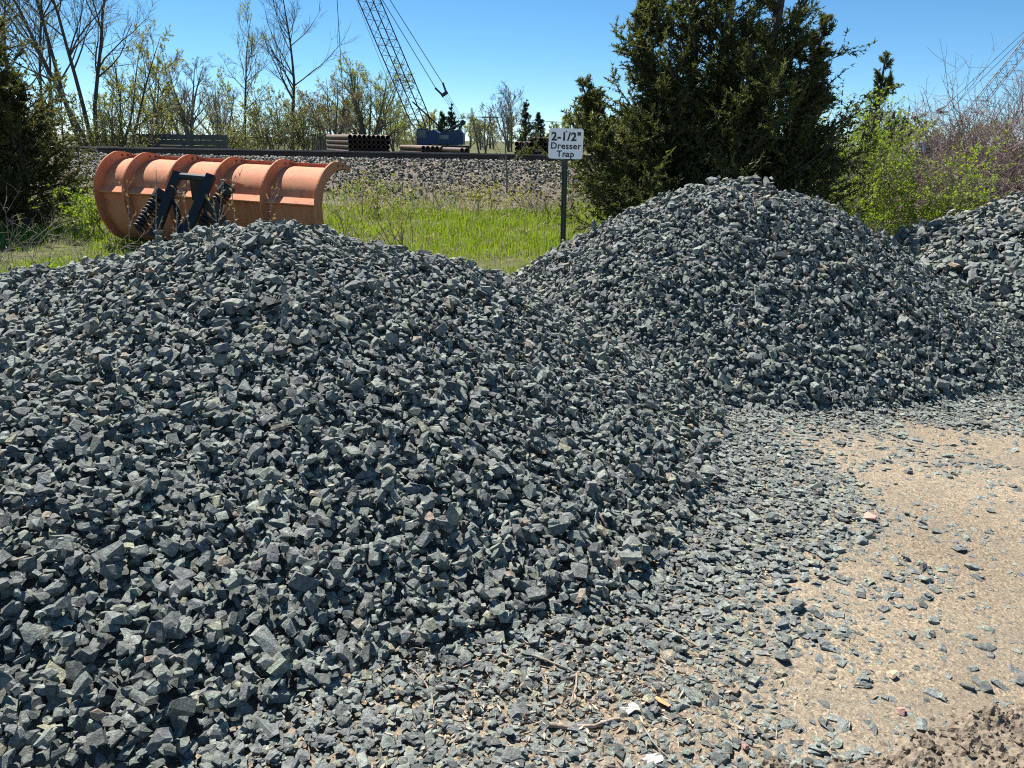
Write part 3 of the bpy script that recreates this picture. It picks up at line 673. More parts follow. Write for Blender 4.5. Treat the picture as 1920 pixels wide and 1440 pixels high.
# saplings and stems in the field
rng = np.random.default_rng(9)
deciduous(at(950, 352, 19.2) * [1, 1, 0] + [0, 0, .1], 2.35, 'thin bare pale sapling standing before the ballast bank', 71, .032, 1, 'twig_grey', n1=9, n2=4, n3=3, clear=.28, name='sapling', twig='twig_grey', group='saplings', spread=.6, tw=.004)
for i, (px, py, Y, h, leafy, lb) in enumerate(((812, 380, 17.6, .95, 0, 'dark bare stems by a tuft at the foot of the bank'), (700, 395, 15.5, .85, 1, 'yellowish budding weed clump right of the plow'), (742, 385, 16.5, .9, 1, 'arching yellowish weed clump before the ballast'),
                                     (905, 380, 16.6, .8, 1, 'bushy green weed clump in mid field before the ballast'), (965, 375, 17.4, .75, 1, 'green weed clump at the sapling foot'), (1035, 385, 15.6, .8, 0, 'bare brown stems beside the sign post'), (655, 420, 12.5, .75, 0, 'dry stems against the plow end'), (755, 430, 11.6, .6, 0, 'forked dry stem in the near grass'), (1005, 380, 17, .6, 0, 'low dry stems between sapling and sign'))):
    shrub('weed_clump', gat(px, py, Y), lb, 80 + i, 10, h, .28, 'leaf_olive' if leafy else None, 3, .05, twig='twig_brown' if i % 2 else 'twig_grey', arch=.5, n1=4, n2=2, cat='weeds', group='weed clumps in the field', rad=.006, spread=.4, mintw=.003)

# ------------------------------------------------------------------ snow plow
def plow():
    A = at(205, 440, 11.2); B = at(606, 440, 9.9); A[2] = .0; B[2] = -.02
    ex_ = unit(B - A); aw = unit(np.cross([0, 0, 1.], ex_)); Ln = np.linalg.norm(B - A); upv = np.array([0, 0, 1.0])
    root = empty('snow_plow', A, 'faded orange ribbed snow plow blade with black push frame parked in the grass', 'snow plow')
    zs = 1.07
    def W3(s, u, v, tl=0.0): return A + ex_ * s + aw * u + upv * (v * zs * (.935 - .03 * s / Ln) + .12)
    ctrl = np.array([(.30, 0), (.13, .16), (.03, .36), (0, .56), (.0, .72), (.06, .90), (.19, 1.04), (.38, 1.13), (.58, 1.15)])
    t = np.linspace(0, len(ctrl) - 1, 33); k = np.arange(len(ctrl))
    prof = np.stack([np.interp(t, k, ctrl[:, 0]), np.interp(t, k, ctrl[:, 1])], -1)
    for _ in range(3): prof[1:-1] = (prof[:-2] + 2 * prof[1:-1] + prof[2:]) / 4
    tg = np.gradient(prof, axis=0); nr = unit(np.stack([-tg[:, 1], tg[:, 0]], -1))       # points to the viewer / up
    xs = [0, .47, 1.16, 1.84, 2.56, 3.30]; xs = [a * Ln / 3.30 for a in xs]
    # moldboard: a curved sheet with real thickness
    mb = MB(); n = len(prof); th = .012
    V = [W3(s, *p) for s in (0, Ln) for p in prof] + [W3(s, *(p - nr[q] * th)) for s in (0, Ln) for q, p in enumerate(prof)]
    Fc = []
    for q in range(n - 1): Fc += [(q, q + 1, n + q + 1, n + q), (2 * n + q, 3 * n + q, 3 * n + q + 1, 2 * n + q + 1)]
    Fc += [(n - 1, 3 * n - 1, 4 * n - 1, 2 * n - 1)]
    mb.add(V, Fc).build('moldboard', M['plow'], root, True)
    # ribs
    for i, s in enumerate(xs):
        dep = np.interp(np.linspace(0, 1, n), [0, .08, .3, .55, .85, 1], [.05, .11, .15, .155, .14, .07]); outer = prof + nr * dep[:, None]; inner = prof + nr * .001
        outer = np.vstack([outer, outer[-1] + [.14, -.065]]); inner = np.vstack([inner, inner[-1] + [.12, -.055]])
        w = .022; m = len(outer); V = []
        for ss in (s - w / 2, s + w / 2):
            V += [W3(ss, *p) for p in outer] + [W3(ss, *p) for p in inner]
        Fc = []
        for q in range(m - 1):
            Fc += [(q, m + q, m + q + 1, q + 1), (2 * m + q, 2 * m + q + 1, 3 * m + q + 1, 3 * m + q), (q, q + 1, 2 * m + q + 1, 2 * m + q)]
        Fc += [(0, 2 * m, 3 * m, m), (m - 1, 2 * m - 1, 4 * m - 1, 3 * m - 1)]
        rb = MB().add(V, Fc).build('rib', M['plow'], root)
        # broad flange along the outer edge of the rib
        fl = MB(); V = []; fw = .05
        for ss in (s - fw, s + fw):
            V += [W3(ss, *(p + q * .004)) for p, q in zip(outer[:-1], nr)] + [W3(ss, *(p + q * .016)) for p, q in zip(outer[:-1], nr)]
        m = len(outer) - 1; Fc = []
        for q in range(m - 1):
            Fc += [(q, q + 1, 2 * m + q + 1, 2 * m + q), (m + q, 3 * m + q, 3 * m + q + 1, m + q + 1), (q, m + q, m + q + 1, q + 1), (2 * m + q, 2 * m + q + 1, 3 * m + q + 1, 3 * m + q)]
        if i == 0 or i == 5: pass
        for hh in (.91, .97):
            q = int(hh * (n - 1)); c = prof[q] + nr[q] * dep[q] * .5
            MB().tube([W3(s - .014, *c), W3(s + .014, *c)], .018, 8).build('bolt', M['rail'], rb)
    # ledge in every bay
    q = int(.53 * (n - 1))
    for a, b in zip(xs[:-1], xs[1:]):
        v0 = prof[q][1]; V = [W3(s, u, v) for s in (a + .013, b - .013) for u, v in ((-.001, v0 + .05), (-.10, v0 - .02), (-.10, v0 - .035), (-.02, v0 - .06), (-.001, v0 - .06))]
        MB().add(V, [(k, (k + 1) % 5, (k + 1) % 5 + 5, k + 5) for k in range(5)]).build('ledge', M['plow'], root)
    # top lip
    for a, b in zip(xs[:-1], xs[1:]):
        p = prof[-1]; V = [W3(s, *(p + d)) for s in (a + .013, b - .013) for d in (np.array([.0, .002]), np.array([.0, .05]), np.array([.02, .05]), np.array([.02, .002]))]
        MB().add(V, [(k, (k + 1) % 4, (k + 1) % 4 + 4, k + 4) for k in range(4)]).build('top_lip', M['plow_red'], root)
    # cutting edge
    V = [W3(s, *(prof[0] + d)) for s in (-.03, Ln + .03) for d in (np.array([-.03, .14]), np.array([.03, -.06]), np.array([.05, -.06]), np.array([-.005, .14]))]
    MB().add(V, [(k, (k + 1) % 4, (k + 1) % 4 + 4, k + 4) for k in range(4)] + [(0, 1, 2, 3), (4, 5, 6, 7)]).build('cutting_edge', M['rail'], root)
    # black push frame, leaning
    Yf = 9.75
    p1, p2 = at(334, 324, Yf + .25), at(288, 445, Yf - .25); q1, q2 = at(396, 329, Yf), at(344, 448, Yf - .5)
    for a, b in ((p1, p2), (q1, q2)): MB().beam(a, b, .08, .105, (1, .2, 0)).build('push_beam', M['black'], root)
    MB().tube([p1 + [0, 0, -.04], q1 + [0, 0, -.04]], .045, 10).build('crossbar', M['black'], root)
    c = (p1 + q1) / 2; MB().beam(c + [.03, .03, -.06], c + [.0, .12, -.34], .03, .22, (1, 0, 0)).build('gusset', M['black'], root)
    MB().beam(p1 * .55 + p2 * .45 + [.05, .1, 0], q2 + [-.15, .3, 0], .07, .07).build('brace', M['black'], root)
    MB().beam(q1 * .6 + q2 * .4 + [.08, .05, 0], q2 * .8 + q1 * .2 + [.30, .25, 0], .05, .20).build('brace', M['black'], root)
    # coil trip springs
    for (a, b) in ((at(427, 352, 9.95), at(376, 425, 9.75)), (at(303, 362, 10.25), at(258, 432, 10.0))):
        ax = unit(b - a); L = np.linalg.norm(b - a); x_ = unit(np.cross(ax, [0, 1, 0.2])); y_ = np.cross(ax, x_); th_ = np.linspace(0, 2 * math.pi * 10, 170)[:, None]
        sp = MB().tube(a + ax * (.08 + (L - .1) * th_ / th_[-1]) + .075 * (np.cos(th_) * x_ + np.sin(th_) * y_), .017, 6).build('trip_spring', M['black'], root, True)
        MB().tube([a, b], .035, 8).build('rod', M['black'], sp)
        MB().tube([a - ax * .03, a + ax * .10], .095, 12).build('collar', M['black'], sp)
    e = at(424, 341, 10.0); MB().beam(e + [-.05, .02, .02], e + [.16, .16, -.06], .025, .11, (0, -1, .3)).tube([e + [-.03, -.05, 0], e + [-.03, .05, 0]], .035, 10).build('spring_eye', M['plow'], root)
plow()

# ------------------------------------------------------------------ sign
def sign():
    base = at(1058, 445, 7.35); base[2] = ground_h(base[0], base[1]); top = at(1061, 244, 7.2); ctr = at(1061, 269.5, 7.2)
    root = empty('sign', base, 'white sign reading 2-1/2" Dresser Trap on a dark green steel post', 'sign')
    ax = unit(top - base); hw, hh = .158, .133
    # U-channel post
    xr = unit(np.cross([0, 1, 0], ax)); yr = np.cross(ax, xr) * -1
    prof = [(-.033, .006), (-.018, .006), (-.011, -.022), (.011, -.022), (.018, .006), (.033, .006), (.033, .010), (.015, .010), (.008, -.018), (-.008, -.018), (-.015, .010), (-.033, .010)]
    fr = np.array([0, 1., 0]); p0, p1 = base - ax * .3 + fr * .028, top - ax * .02 + fr * .028
    V = [p + xr * a * .78 + fr * b for p in (p0, p1) for a, b in prof]; k = len(prof)
    post = MB().add(V, [(i, (i + 1) % k, (i + 1) % k + k, i + k) for i in range(k)]).build('post', M['post'], root)
    r2 = math.radians(.6); sx = np.array([math.cos(r2), .02, -math.sin(r2)]); sx = unit(sx); sz = unit(np.array([math.sin(r2), 0, math.cos(r2)])); sy = np.cross(sz, sx)
    pts = []
    for cx, cz, a0 in ((1, 1, 0), (-1, 1, 90), (-1, -1, 180), (1, -1, 270)):
        for a in np.linspace(a0, a0 + 90, 6):
            pts.append((cx * (hw - .022) + .022 * math.cos(R(a)), cz * (hh - .022) + .022 * math.sin(R(a))))
    n = len(pts); V = [ctr + sx * a + sz * b + sy * d for d in (-.0015, .0015) for a, b in pts] + [ctr - sy * .0015, ctr + sy * .0015]
    mb = MB(); mb.add(V, [(i, (i + 1) % n, (i + 1) % n + n, i + n) for i in range(n)]); mb.add(V, [((i + 1) % n, i, 2 * n) for i in range(n)] + [(i + n, (i + 1) % n + n, 2 * n + 1) for i in range(n)])
    pan = mb.build('panel', M['sign_white'], root)
    for txt, z, sz_, of in (('2-1/2"', .058, .100, .0036), ('Dresser', -.022, .078, .0019), ('Trap', -.092, .078, .0019)):
        cu = bpy.data.curves.new('lettering', 'FONT'); cu.body = txt; cu.size = sz_; cu.align_x = 'CENTER'; cu.align_y = 'CENTER'; cu.extrude = .0006; cu.offset = of; cu.space_character = 1.1
        tmp = bpy.data.objects.new('tmp', cu); COL.objects.link(tmp); bpy.context.view_layer.update()
        me = bpy.data.meshes.new_from_object(tmp.evaluated_get(bpy.context.evaluated_depsgraph_get())); bpy.data.objects.remove(tmp)
        me.materials.clear(); me.materials.append(M['ink']); o = link('lettering', me, pan)
        w = ctr + sz * z - sy * .0022 - wloc(pan); mt = np.eye(4); mt[:3, 0] = sx; mt[:3, 1] = sz; mt[:3, 2] = -sy; mt[:3, 3] = w
        o.matrix_local = Matrix(mt.tolist())
    for z in (.105, -.105):
        c = ctr + sz * z; MB().tube([c - sy * .006, c + sy * .012], .0065, 8).build('bolt', M['rail'], pan)
sign()

# ------------------------------------------------------------------ cranes
def lattice(mb_ch, mb_lc, a, b, w, d, side, taper=.12, bays=26, rc=.055, rl=.026):
    t = unit(b - a); s = unit(side - t * (side @ t)); u = np.cross(t, s); L = np.linalg.norm(b - a)
    st = np.linspace(0, 1, bays + 1); f = np.clip(np.minimum(st / taper, (1 - st) / (taper * .6)), .12, 1)
    C4 = [np.array([a + t * L * q + s * w / 2 * g * i + u * d / 2 * g * j for q, g in zip(st, f)]) for i, j in ((1, 1), (-1, 1), (-1, -1), (1, -1))]
    for c in C4: mb_ch.tube(c, rc, 5)
    for k in range(4):
        p, q = C4[k], C4[(k + 1) % 4]
        for i in range(bays):
            x, y = (p[i], q[i + 1]) if i % 2 else (q[i], p[i + 1]); mb_lc.tube([x, y], rl, 3, False)
            if i % 4 == 0: mb_lc.tube([p[i], q[i]], rl, 3, False)
def crane(loc, foot, tip, gantry, bridle, label, Y, flip=1, drop=None, thin=None, sc=1.0, bw=1.0):
    root = empty('lattice_crane', loc, label, 'crane', 'cranes beyond the railway'); side = np.array([0, 1.0, 0])
    a, b = MB(), MB(); lattice(a, b, foot, tip, 1.5 * bw, 1.35 * bw, np.array([.35, 1.0, .1]))
    bm_ = a.build('boom', M['crane_dark'], root); b.build('lacing', M['crane_dark'], bm_)
    # house with sloped rear, deck and counterweight
    h0 = loc; x = np.array([flip, 0, 0.]); pr = [(-.6, 1.0), (-.6, 2.4), (.2, 2.5), (.7, 2.15), (2.9, 2.6), (3.3, 2.1), (3.3, 1.0)]
    V = [h0 + x * p * sc + np.array([0, dy * sc, q * sc]) for dy in (-1.5, 1.5) for p, q in pr]; k = len(pr)
    mb = MB().add(V, [(i, (i + 1) % k, (i + 1) % k + k, i + k) for i in range(k)])
    for o in (0, k): mb.add(V, [(o, o + 1, o + 2, o + 3), (o, o + 3, o + 4, o + 6), (o + 4, o + 5, o + 6, o + 4)])
    hs_ = mb.build('house', M['crane_blue'], root)
    MB().box(h0 + x * 1.2 * sc + [0, -1.53 * sc, 1.75 * sc], (.5 * sc, .02, .22 * sc)).build('window', M['glass'], hs_)
    cab = MB().box(h0 + x * -1.2 * sc + [0, -1.0 * sc, 1.75 * sc], (.6 * sc, .5 * sc, .85 * sc)).build('cab', M['crane_blue'], root)
    MB().box(h0 + x * -1.2 * sc + [0, -1.51 * sc, 2.05 * sc], (.45 * sc, .02, .38 * sc)).build('window', M['glass'], cab)
    for dy in (-1.6, 1.6):
        MB().box(h0 + x * 1.2 * sc + [0, dy * sc, .45 * sc], (2.6 * sc, .4 * sc, .45 * sc)).build('crawler_track', M['crane_dark'], root)
    for dy in (-.7, .7):
        g = MB(); y_ = np.array([0, dy * sc, 0]); g.tube([h0 + x * 1.0 * sc + y_ + [0, 0, 2.3 * sc], gantry + y_ * .6], .09 * sc, 5); g.tube([h0 + x * 2.6 * sc + y_ + [0, 0, 2.3 * sc], gantry + y_ * .6], .09 * sc, 5)
        g.build('gantry_leg', M['crane_dark'], root)
    MB().tube([gantry + [0, -.6 * sc, 0], gantry + [0, .6 * sc, 0]], .28 * sc, 10).build('sheave', M['crane_dark'], root)
    w = .5 * sc; pv = unit(np.cross(unit(tip - bridle), [0, 1, 0]))
    for s_ in (-1, 1): MB().tube([bridle + pv * s_ * w * .9, tip + pv * s_ * .2], .036 * sc, 4).build('pendant', M['crane_dark'], root)
    br_ = MB(); br_.beam(bridle - pv * w, bridle + unit(gantry - bridle) * 1.0 * sc - pv * w * .5, .22 * sc, .2 * sc).beam(bridle + pv * w, bridle + unit(gantry - bridle) * 1.0 * sc + pv * w * .5, .22 * sc, .2 * sc)
    e = bridle + unit(gantry - bridle) * 1.05 * sc; br_.beam(e - pv * w * .8, e + pv * w * .8, .35 * sc, .35 * sc).build('bridle', M['crane_dark'], root)
    for s_ in (-.6, -.2, .2, .6): MB().tube([e + pv * s_ * w, gantry + pv * s_ * .3], .02 * sc, 3).build('boom_hoist_rope', M['crane_dark'], root)
    st = foot + (tip - foot) * .20
    for s_ in (-.5, .5): MB().tube([st + [0, s_, 0], h0 + x * 1.0 * sc + [0, s_, 2.5 * sc]], .05 * sc, 4).build('backstop', M['crane_dark'], root)
    if drop is not None: MB().tube([tip, drop], .035 * sc, 4).build('load_line', M['crane_dark'], root)
    if drop is not None: MB().box(drop, (.14, .14, .4)).build('hook_block', M['crane_dark'], root)
    if thin is not None: MB().tube(thin, .022 * sc, 3).build('tag_line', M['crane_dark'], root)
YC = 75.0
cl = at(815, 288, YC); cl[2] = .35
crane(cl, at(808, 272, YC), at(622, -165, YC), at(868, 230, YC), at(823, 160, YC), 'blue lattice-boom crane working beyond the railway, seen whole', YC, 1, at(645, 212, YC), [at(622, -165, YC), at(668, 0, YC + .5), at(745, 195, YC + 1), at(800, 275, YC + 1)], sc=.86)
YD = 105.0
cl = at(1765, 288, YD); cl[2] = .35
crane(cl, at(1772, 272, YD), at(2010, -22, YD), at(1715, 220, YD), at(1775, 205, YD), 'distant crane boom rising above the brambles', YD, -1, sc=.9, bw=.85)

# ------------------------------------------------------------------ pipe stacks
ORD = ['first', 'second', 'third', 'fourth', 'fifth', 'sixth', 'seventh', 'eighth', 'ninth', 'tenth', 'eleventh', 'twelfth']
def pipe_stack(px0, px1, ytop, rows, Y, back_px, back_dY, label, group, rad=.15, skip=()):
    for r_ in range(rows):
        n = int(round((at(px1, ytop, Y)[0] - at(px0, ytop, Y)[0]) / (2 * rad)))
        a0 = at(px0, ytop, Y)
        for c in range(n):
            if (r_, c) in skip: continue
            e = a0 + np.array([rad + c * 2 * rad + (r_ % 2) * rad * .0, 0, -rad - r_ * rad * 1.96]); bk = at(px0 + back_px, ytop, Y + back_dY) - a0
            ax = np.array([bk[0], bk[1], 0]); s = unit(ax); jit = rg.normal(0, .05)
            tb = [e + s * jit, e + ax + s * jit]
            th = np.arange(12) * math.pi / 6; x_ = unit(np.cross(s, [0, 0, 1])); y_ = np.array([0, 0, 1.]); ring = np.cos(th)[:, None] * x_ + np.sin(th)[:, None] * y_
            V = np.vstack([tb[0] + ring * rad, tb[1] + ring * rad, tb[0] + ring * rad * .88, tb[1] + ring * rad * .88]); k = 12
            Fc = []
            for i in range(k):
                m = (i + 1) % k; Fc += [(i, m, k + m, k + i), (2 * k + i, 3 * k + i, 3 * k + m, 2 * k + m), (i, 2 * k + i, 2 * k + m, m), (k + i, k + m, 3 * k + m, 3 * k + i)]
            root_loc = tb[0] - [0, 0, rad]
            o = link('steel_pipe', mesh_np('steel_pipe', V - root_loc, [np.array(Fc)], M['pipe'])); o.location = root_loc.tolist()
            tag(o, label % ('%s from left in %s row' % (ORD[c], ORD[r_] if r_ else 'top')), 'pipe', group)
pipe_stack(652, 728, 252, 6, 50, -42, 7, 'rusty pipe, %s, tall stack left of crane', 'tall pipe stack left of the crane')
pipe_stack(790, 832, 273, 3, 46, -42, 3.5, 'rusty pipe, %s, low stack before the crane', 'low pipe stack before the crane', .13)
pipe_stack(862, 882, 277, 3, 44, -36, 2.0, 'reddish pipe, %s, short pile before crane house', 'short pipe row before the crane house', .13)
pipe_stack(965, 1045, 256, 5, 46, 30, 6, 'rusty pipe, %s, stack beside the white sign', 'pipe stack beside the sign', .14, skip={(0, 0), (0, 1), (0, 2)})

# ------------------------------------------------------------------ timber walls behind the track
def timber_wall(px0, px1, ytop, Y, rows, ncol, label, vertical=False):
    a = at(px0, ytop, Y); b = at(px1, ytop, Y); z1 = a[2]; root = empty('timber_wall' if not vertical else 'board_fence', (a[0], Y, .4), label, 'wall' if not vertical else 'fence')
    z0 = .35
    if vertical:
        n = ncol
        for i in range(n):
            x0 = a[0] + (b[0] - a[0]) * i / n; x1 = a[0] + (b[0] - a[0]) * (i + 1) / n
            MB().box(((x0 + x1) / 2, Y + rg.normal(0, .008), (z0 + z1) / 2 + rg.normal(0, .02)), ((x1 - x0) / 2 - .008, .02, (z1 - z0) / 2)).build('board', M['wood_grey'], root)
    else:
        hh = (z1 - z0) / rows
        for r_ in range(rows):
            cut = np.linspace(a[0], b[0], ncol + 1); cut[1:-1] += rg.normal(0, .25, ncol - 1)
            for x0, x1 in zip(cut[:-1], cut[1:]):
                MB().box(((x0 + x1) / 2, Y + rg.normal(0, .012), z0 + hh * (r_ + .5)), ((x1 - x0) / 2 - .006, .07, hh / 2 - .008)).build('plank', M['wood_grey'], root)
timber_wall(255, 425, 250, 32, 6, 4, 'low dark wall of stacked horizontal timbers behind the track')
timber_wall(583, 611, 250, 47, 1, 8, 'grey fence of upright boards beside the pipe stack', True)

# ------------------------------------------------------------------ background trees
FZ = np.array([0, 0, 1.0])
def far(px, Y, z=.35):
    p = at(px, 285, Y); p[2] = z; return p
deciduous(far(172, 33), 12.5, 'tall dark multi-stemmed tree with opening buds beside the dark evergreen', 101, .10, 4, 'bark', fan=.11, n1=13, n2=9, n3=7, leaf='leaf_bud', nleaf=1, lsize=.07, clear=.25, spread=.5, tw=.007)
deciduous(far(95, 36), 11.5, 'slender bare tree with several trunks behind the dark evergreen', 102, .07, 2, 'bark', fan=.09, n1=12, n2=8, n3=6, leaf='leaf_olive', nleaf=2, lsize=.09, tw=.009, clear=.25)
deciduous(far(25, 38), 11.0, 'leafing tree at the picture edge above the dark evergreen', 103, .09, 3, 'bark', n1=12, n2=8, n3=6, leaf='leaf_olive', nleaf=3, lsize=.10, tw=.009, clear=.2)
deciduous(far(457, 43), 7.6, 'slim pale green tree rising from behind the timber wall', 104, .085, 1, 'bark', n1=15, n2=8, n3=5, leaf='leaf_bud', nleaf=2, lsize=.075, tw=.008, clear=.28, upright=.8, spread=.55)
deciduous(far(550, 45), 9.6, 'tall bare dark tree next to the slim pale green tree', 105, .12, 1, 'bark', n1=17, n2=8, n3=5, tw=.009, clear=.22, upright=.8, spread=.5)
deciduous(far(358, 55), 6.1, 'bare spreading grey tree above the timber wall', 106, .14, 5, 'bark_grey', fan=.35, n1=11, n2=8, n3=5, tw=.012, clear=.25, twig='twig_grey', spread=.6)
deciduous(far(292, 50), 6.4, 'bushy young tree with yellow-green leaves left of the timber wall', 107, .1, 3, 'bark_grey', n1=10, n2=7, n3=5, leaf='leaf_olive', nleaf=3, lsize=.12, tw=.010, clear=.12)
deciduous(far(232, 42), 6.6, 'low green budding tree beside the multi-stemmed tree', 108, .09, 3, 'bark', n1=9, n2=7, n3=5, leaf='leaf_olive', nleaf=3, lsize=.10, tw=.009, clear=.1)
deciduous(far(690, 78), 8.8, 'broad rounded pale green tree left of the crane boom', 109, .16, 12, 'bark_grey', fan=.62, upright=.45, n1=9, n2=8, n3=6, leaf='leaf_bud', nleaf=2, lsize=.13, tw=.013, clear=.18, spread=.55)
deciduous(far(622, 72), 6.6, 'pinkish budding tree next to the broad pale green tree', 110, .12, 6, 'bark_grey', fan=.35, upright=.4, n1=9, n2=7, n3=5, leaf='leaf_pink', nleaf=2, lsize=.11, tw=.013, clear=.12, spread=.55)
deciduous(far(738, 82), 5.2, 'small yellow-green tree just left of the crane boom foot', 111, .1, 3, 'bark_grey', n1=9, n2=7, n3=5, leaf='leaf_bud', nleaf=3, lsize=.12, tw=.011, clear=.1, spread=.5)
deciduous(far(955, 95), 7.6, 'bare grey tree between the crane and the sign', 112, .12, 4, 'bark_grey', fan=.3, n1=12, n2=8, n3=5, tw=.018, clear=.12, twig='twig_grey', spread=.55)
deciduous(far(905, 70), 4.2, 'small bare grey tree right of the crane house', 113, .09, 3, 'bark_grey', n1=10, n2=7, n3=5, tw=.012, clear=.1, twig='twig_grey', spread=.5)
deciduous(far(420, 62), 5.4, 'bare grey tree left of the slim pale tree', 114, .10, 5, 'bark_grey', fan=.3, n1=10, n2=7, n3=5, tw=.012, clear=.1, twig='twig_grey', spread=.5)
for i, (px, Y, h, w, lb) in enumerate(((830, 100, 5.0, 1.7, 'dark little conifer nearest the crane gantry'), (847, 112, 6.4, 1.9, 'taller dark conifer behind the crane gantry'), (985, 105, 6.6, 2.1, 'dark pointed conifer behind the bare grey tree'), (1008, 108, 5.0, 2.2, 'dark conifer just left of the cedar'))):
    cedar('conifer', far(px, Y), [(0, 0, 0, 0, h, w, 1.0)], lb, 130 + i, 'conifer', 60, 9, 9, .26, group='far conifers', cat='conifer', up=.2, cone_=True)
for i, (px, Y, h, r_, lf, lb) in enumerate(((505, 40, 2.6, 1.2, 'leaf_olive', 'green budding bush below the slim pale tree'), (560, 42, 2.9, 1.3, 'leaf_olive', 'green budding bush below the tall bare tree'), (430, 38, 1.6, 1.0, 'leaf_olive', 'low olive bush at the end of the timber wall'), (215, 31, 2.2, 1.0, 'leaf_olive', 'olive bush between the evergreen and the timber wall'), (775, 88, 2.4, 2.0, 'leaf_olive', 'thin bush behind the low pipe stack'))):
    shrub('budding_bush', far(px, Y), lb, 150 + i, 44, h, r_, lf, 2, .075, twig='twig_brown', n1=7, n2=4, cat='bush', group='bushes behind the track', rad=.016, spread=.28, mintw=.009)
# the wood far behind reads as one mass
rng = np.random.default_rng(200); nT = 215
fx = rng.uniform(-125, 110, nT); fyy = rng.uniform(105, 165, nT); fh = rng.uniform(3.5, 8.0, nT) * np.where(fx < -25, 1.15, np.where(fx > 5, .8, .72))
b0 = grow(rng, np.stack([fx, fyy, np.full(nT, .3)], -1), dirs(rng, nT, .08), fh, np.full(nT, .13), 5, .05, (0, 0, .2), .2)
b1 = grow(rng, *kids(rng, b0, 13, .04, .98, .8, .2, .5, .5, .6), 4, .1, (0, 0, .6), .3)
b2 = grow(rng, *kids(rng, b1, 7, .2, 1, .65, .2, .5, .6, .4, .03), 1, .1, (0, 0, .2), .5)
V = []; Q = []; n = 0
for (p, r_, L), sd_ in zip((b0, b1, b2), (4, 3, 3)):
    v, q = tubes(p, r_, sd_); V.append(v); Q.append(q + n); n += len(v)
wd_ = link('woodland', mesh_np('woodland', np.vstack(V), [np.vstack(Q)], M['bark_grey']))
tag(wd_, 'bare grey-green wood along the far horizon', 'woodland', None, 'stuff')
p, d = along(rng, b2, 3); fl = foliage('young_leaves', rng, p, d, .34, .22, M['leaf_olive'], wd_, 1.0); fl['kind'] = 'stuff'
# utility pole and wires
up_ = at(919, 270, 125); up_[2] = .35; tp = at(919, 214, 125)
ro = empty('utility_pole', up_, 'thin utility pole with wires right of the crane', 'utility pole')
MB().tube([up_, [up_[0], up_[1], tp[2]]], [.17, .12], 7).build('pole', M['bark'], ro)
MB().box([up_[0], up_[1], tp[2] - .5], (1.3, .08, .08)).build('crossarm', M['bark'], ro)
for k in (-1.1, 1.1):
    t = np.linspace(-1, 1, 13); MB().tube(np.stack([up_[0] + k * .3 + t * 34, np.full(13, up_[1] + k), tp[2] - .35 - 1.0 * (1 - (1 - np.abs(t)) ** 2) * 0 - .8 * np.sin(np.abs(t) * math.pi)], -1), .03, 3).build('wire', M['bark'], ro)

# ------------------------------------------------------------------ small things on the ground
def on(px, py, lift=.0):
    d_ = ray(px, py); z = 0.0
    for t_ in np.arange(.8, 16, .006):                # first touch of the stone surface along the line of sight
        p = CAM + d_ * t_; j_, i_ = int((p[1] - Y0) / CS), int((p[0] - X0) / CS)
        if not (0 <= j_ < D.shape[0] and 0 <= i_ < D.shape[1]): continue
        z = BASE[j_, i_] + D[j_, i_]
        if p[2] <= z: break
    p[2] = z + lift; return p
def stick(pix, rad, label, lift=.006, mat='stick'):
    pts = [on(x_, y_, lift) for x_, y_ in pix]; pts = np.array(pts); t = np.linspace(0, len(pts) - 1, 12); k = np.arange(len(pts)); q = np.stack([np.interp(t, k, pts[:, c]) for c in range(3)], -1)
    for _ in range(2): q[1:-1] = (q[:-2] + 2 * q[1:-1] + q[2:]) / 4
    q += np.random.default_rng(len(label)).normal(0, .0015, q.shape); loc = q.mean(0); v, f = tubes(q[None], (rad * np.linspace(1, .55, 12))[None], 6)
    o = link('stick', mesh_np('stick', v - loc, [f], M[mat], smooth=True)); o.location = loc.tolist(); tag(o, label, 'stick', 'sticks lying among the stones')
stick([(1028, 1364), (1070, 1367), (1120, 1362), (1160, 1352)], .0085, 'thickest curved grey stick lying on the bare patch')
stick([(968, 1222), (1010, 1238), (1050, 1254), (1082, 1268)], .004, 'thin straight twig above the curved stick')
stick([(1082, 1268), (1078, 1300), (1068, 1326)], .004, 'short twig pointing down from the thin straight twig')
stick([(772, 1258), (800, 1285), (812, 1310), (812, 1340)], .003, 'thin bent twig among the dark stones')
stick([(1240, 1185), (1275, 1200), (1310, 1218)], .0055, 'short weathered stick at the edge of the spilled gravel')
stick([(1208, 1370), (1222, 1400), (1250, 1425)], .003, 'slim pale twig below the white scrap')
stick([(940, 1230), (965, 1238)], .006, 'stubby broken twig end beside the dark stones')
def flake(name, px, py, size, mat, label, cat, seed, thick=.25, lift=.012, group=None):
    r = np.random.default_rng(seed); c = on(px, py, lift); v, f = VAR[seed % len(VAR)]
    V = v * np.array([size, size * r.uniform(.6, .85), size * thick]); fr = rot_mats(r, np.array([[0, 0, 1.]]), [.18])[0]
    o = link(name, mesh_np(name, V @ fr, [f], M[mat])); o.location = c.tolist(); tag(o, label, cat, group)
flake('pink_rock', 1632, 976, .042, 'pink_stone', 'flat pink granite rock on the spilled gravel', 'rock', 3, .35)
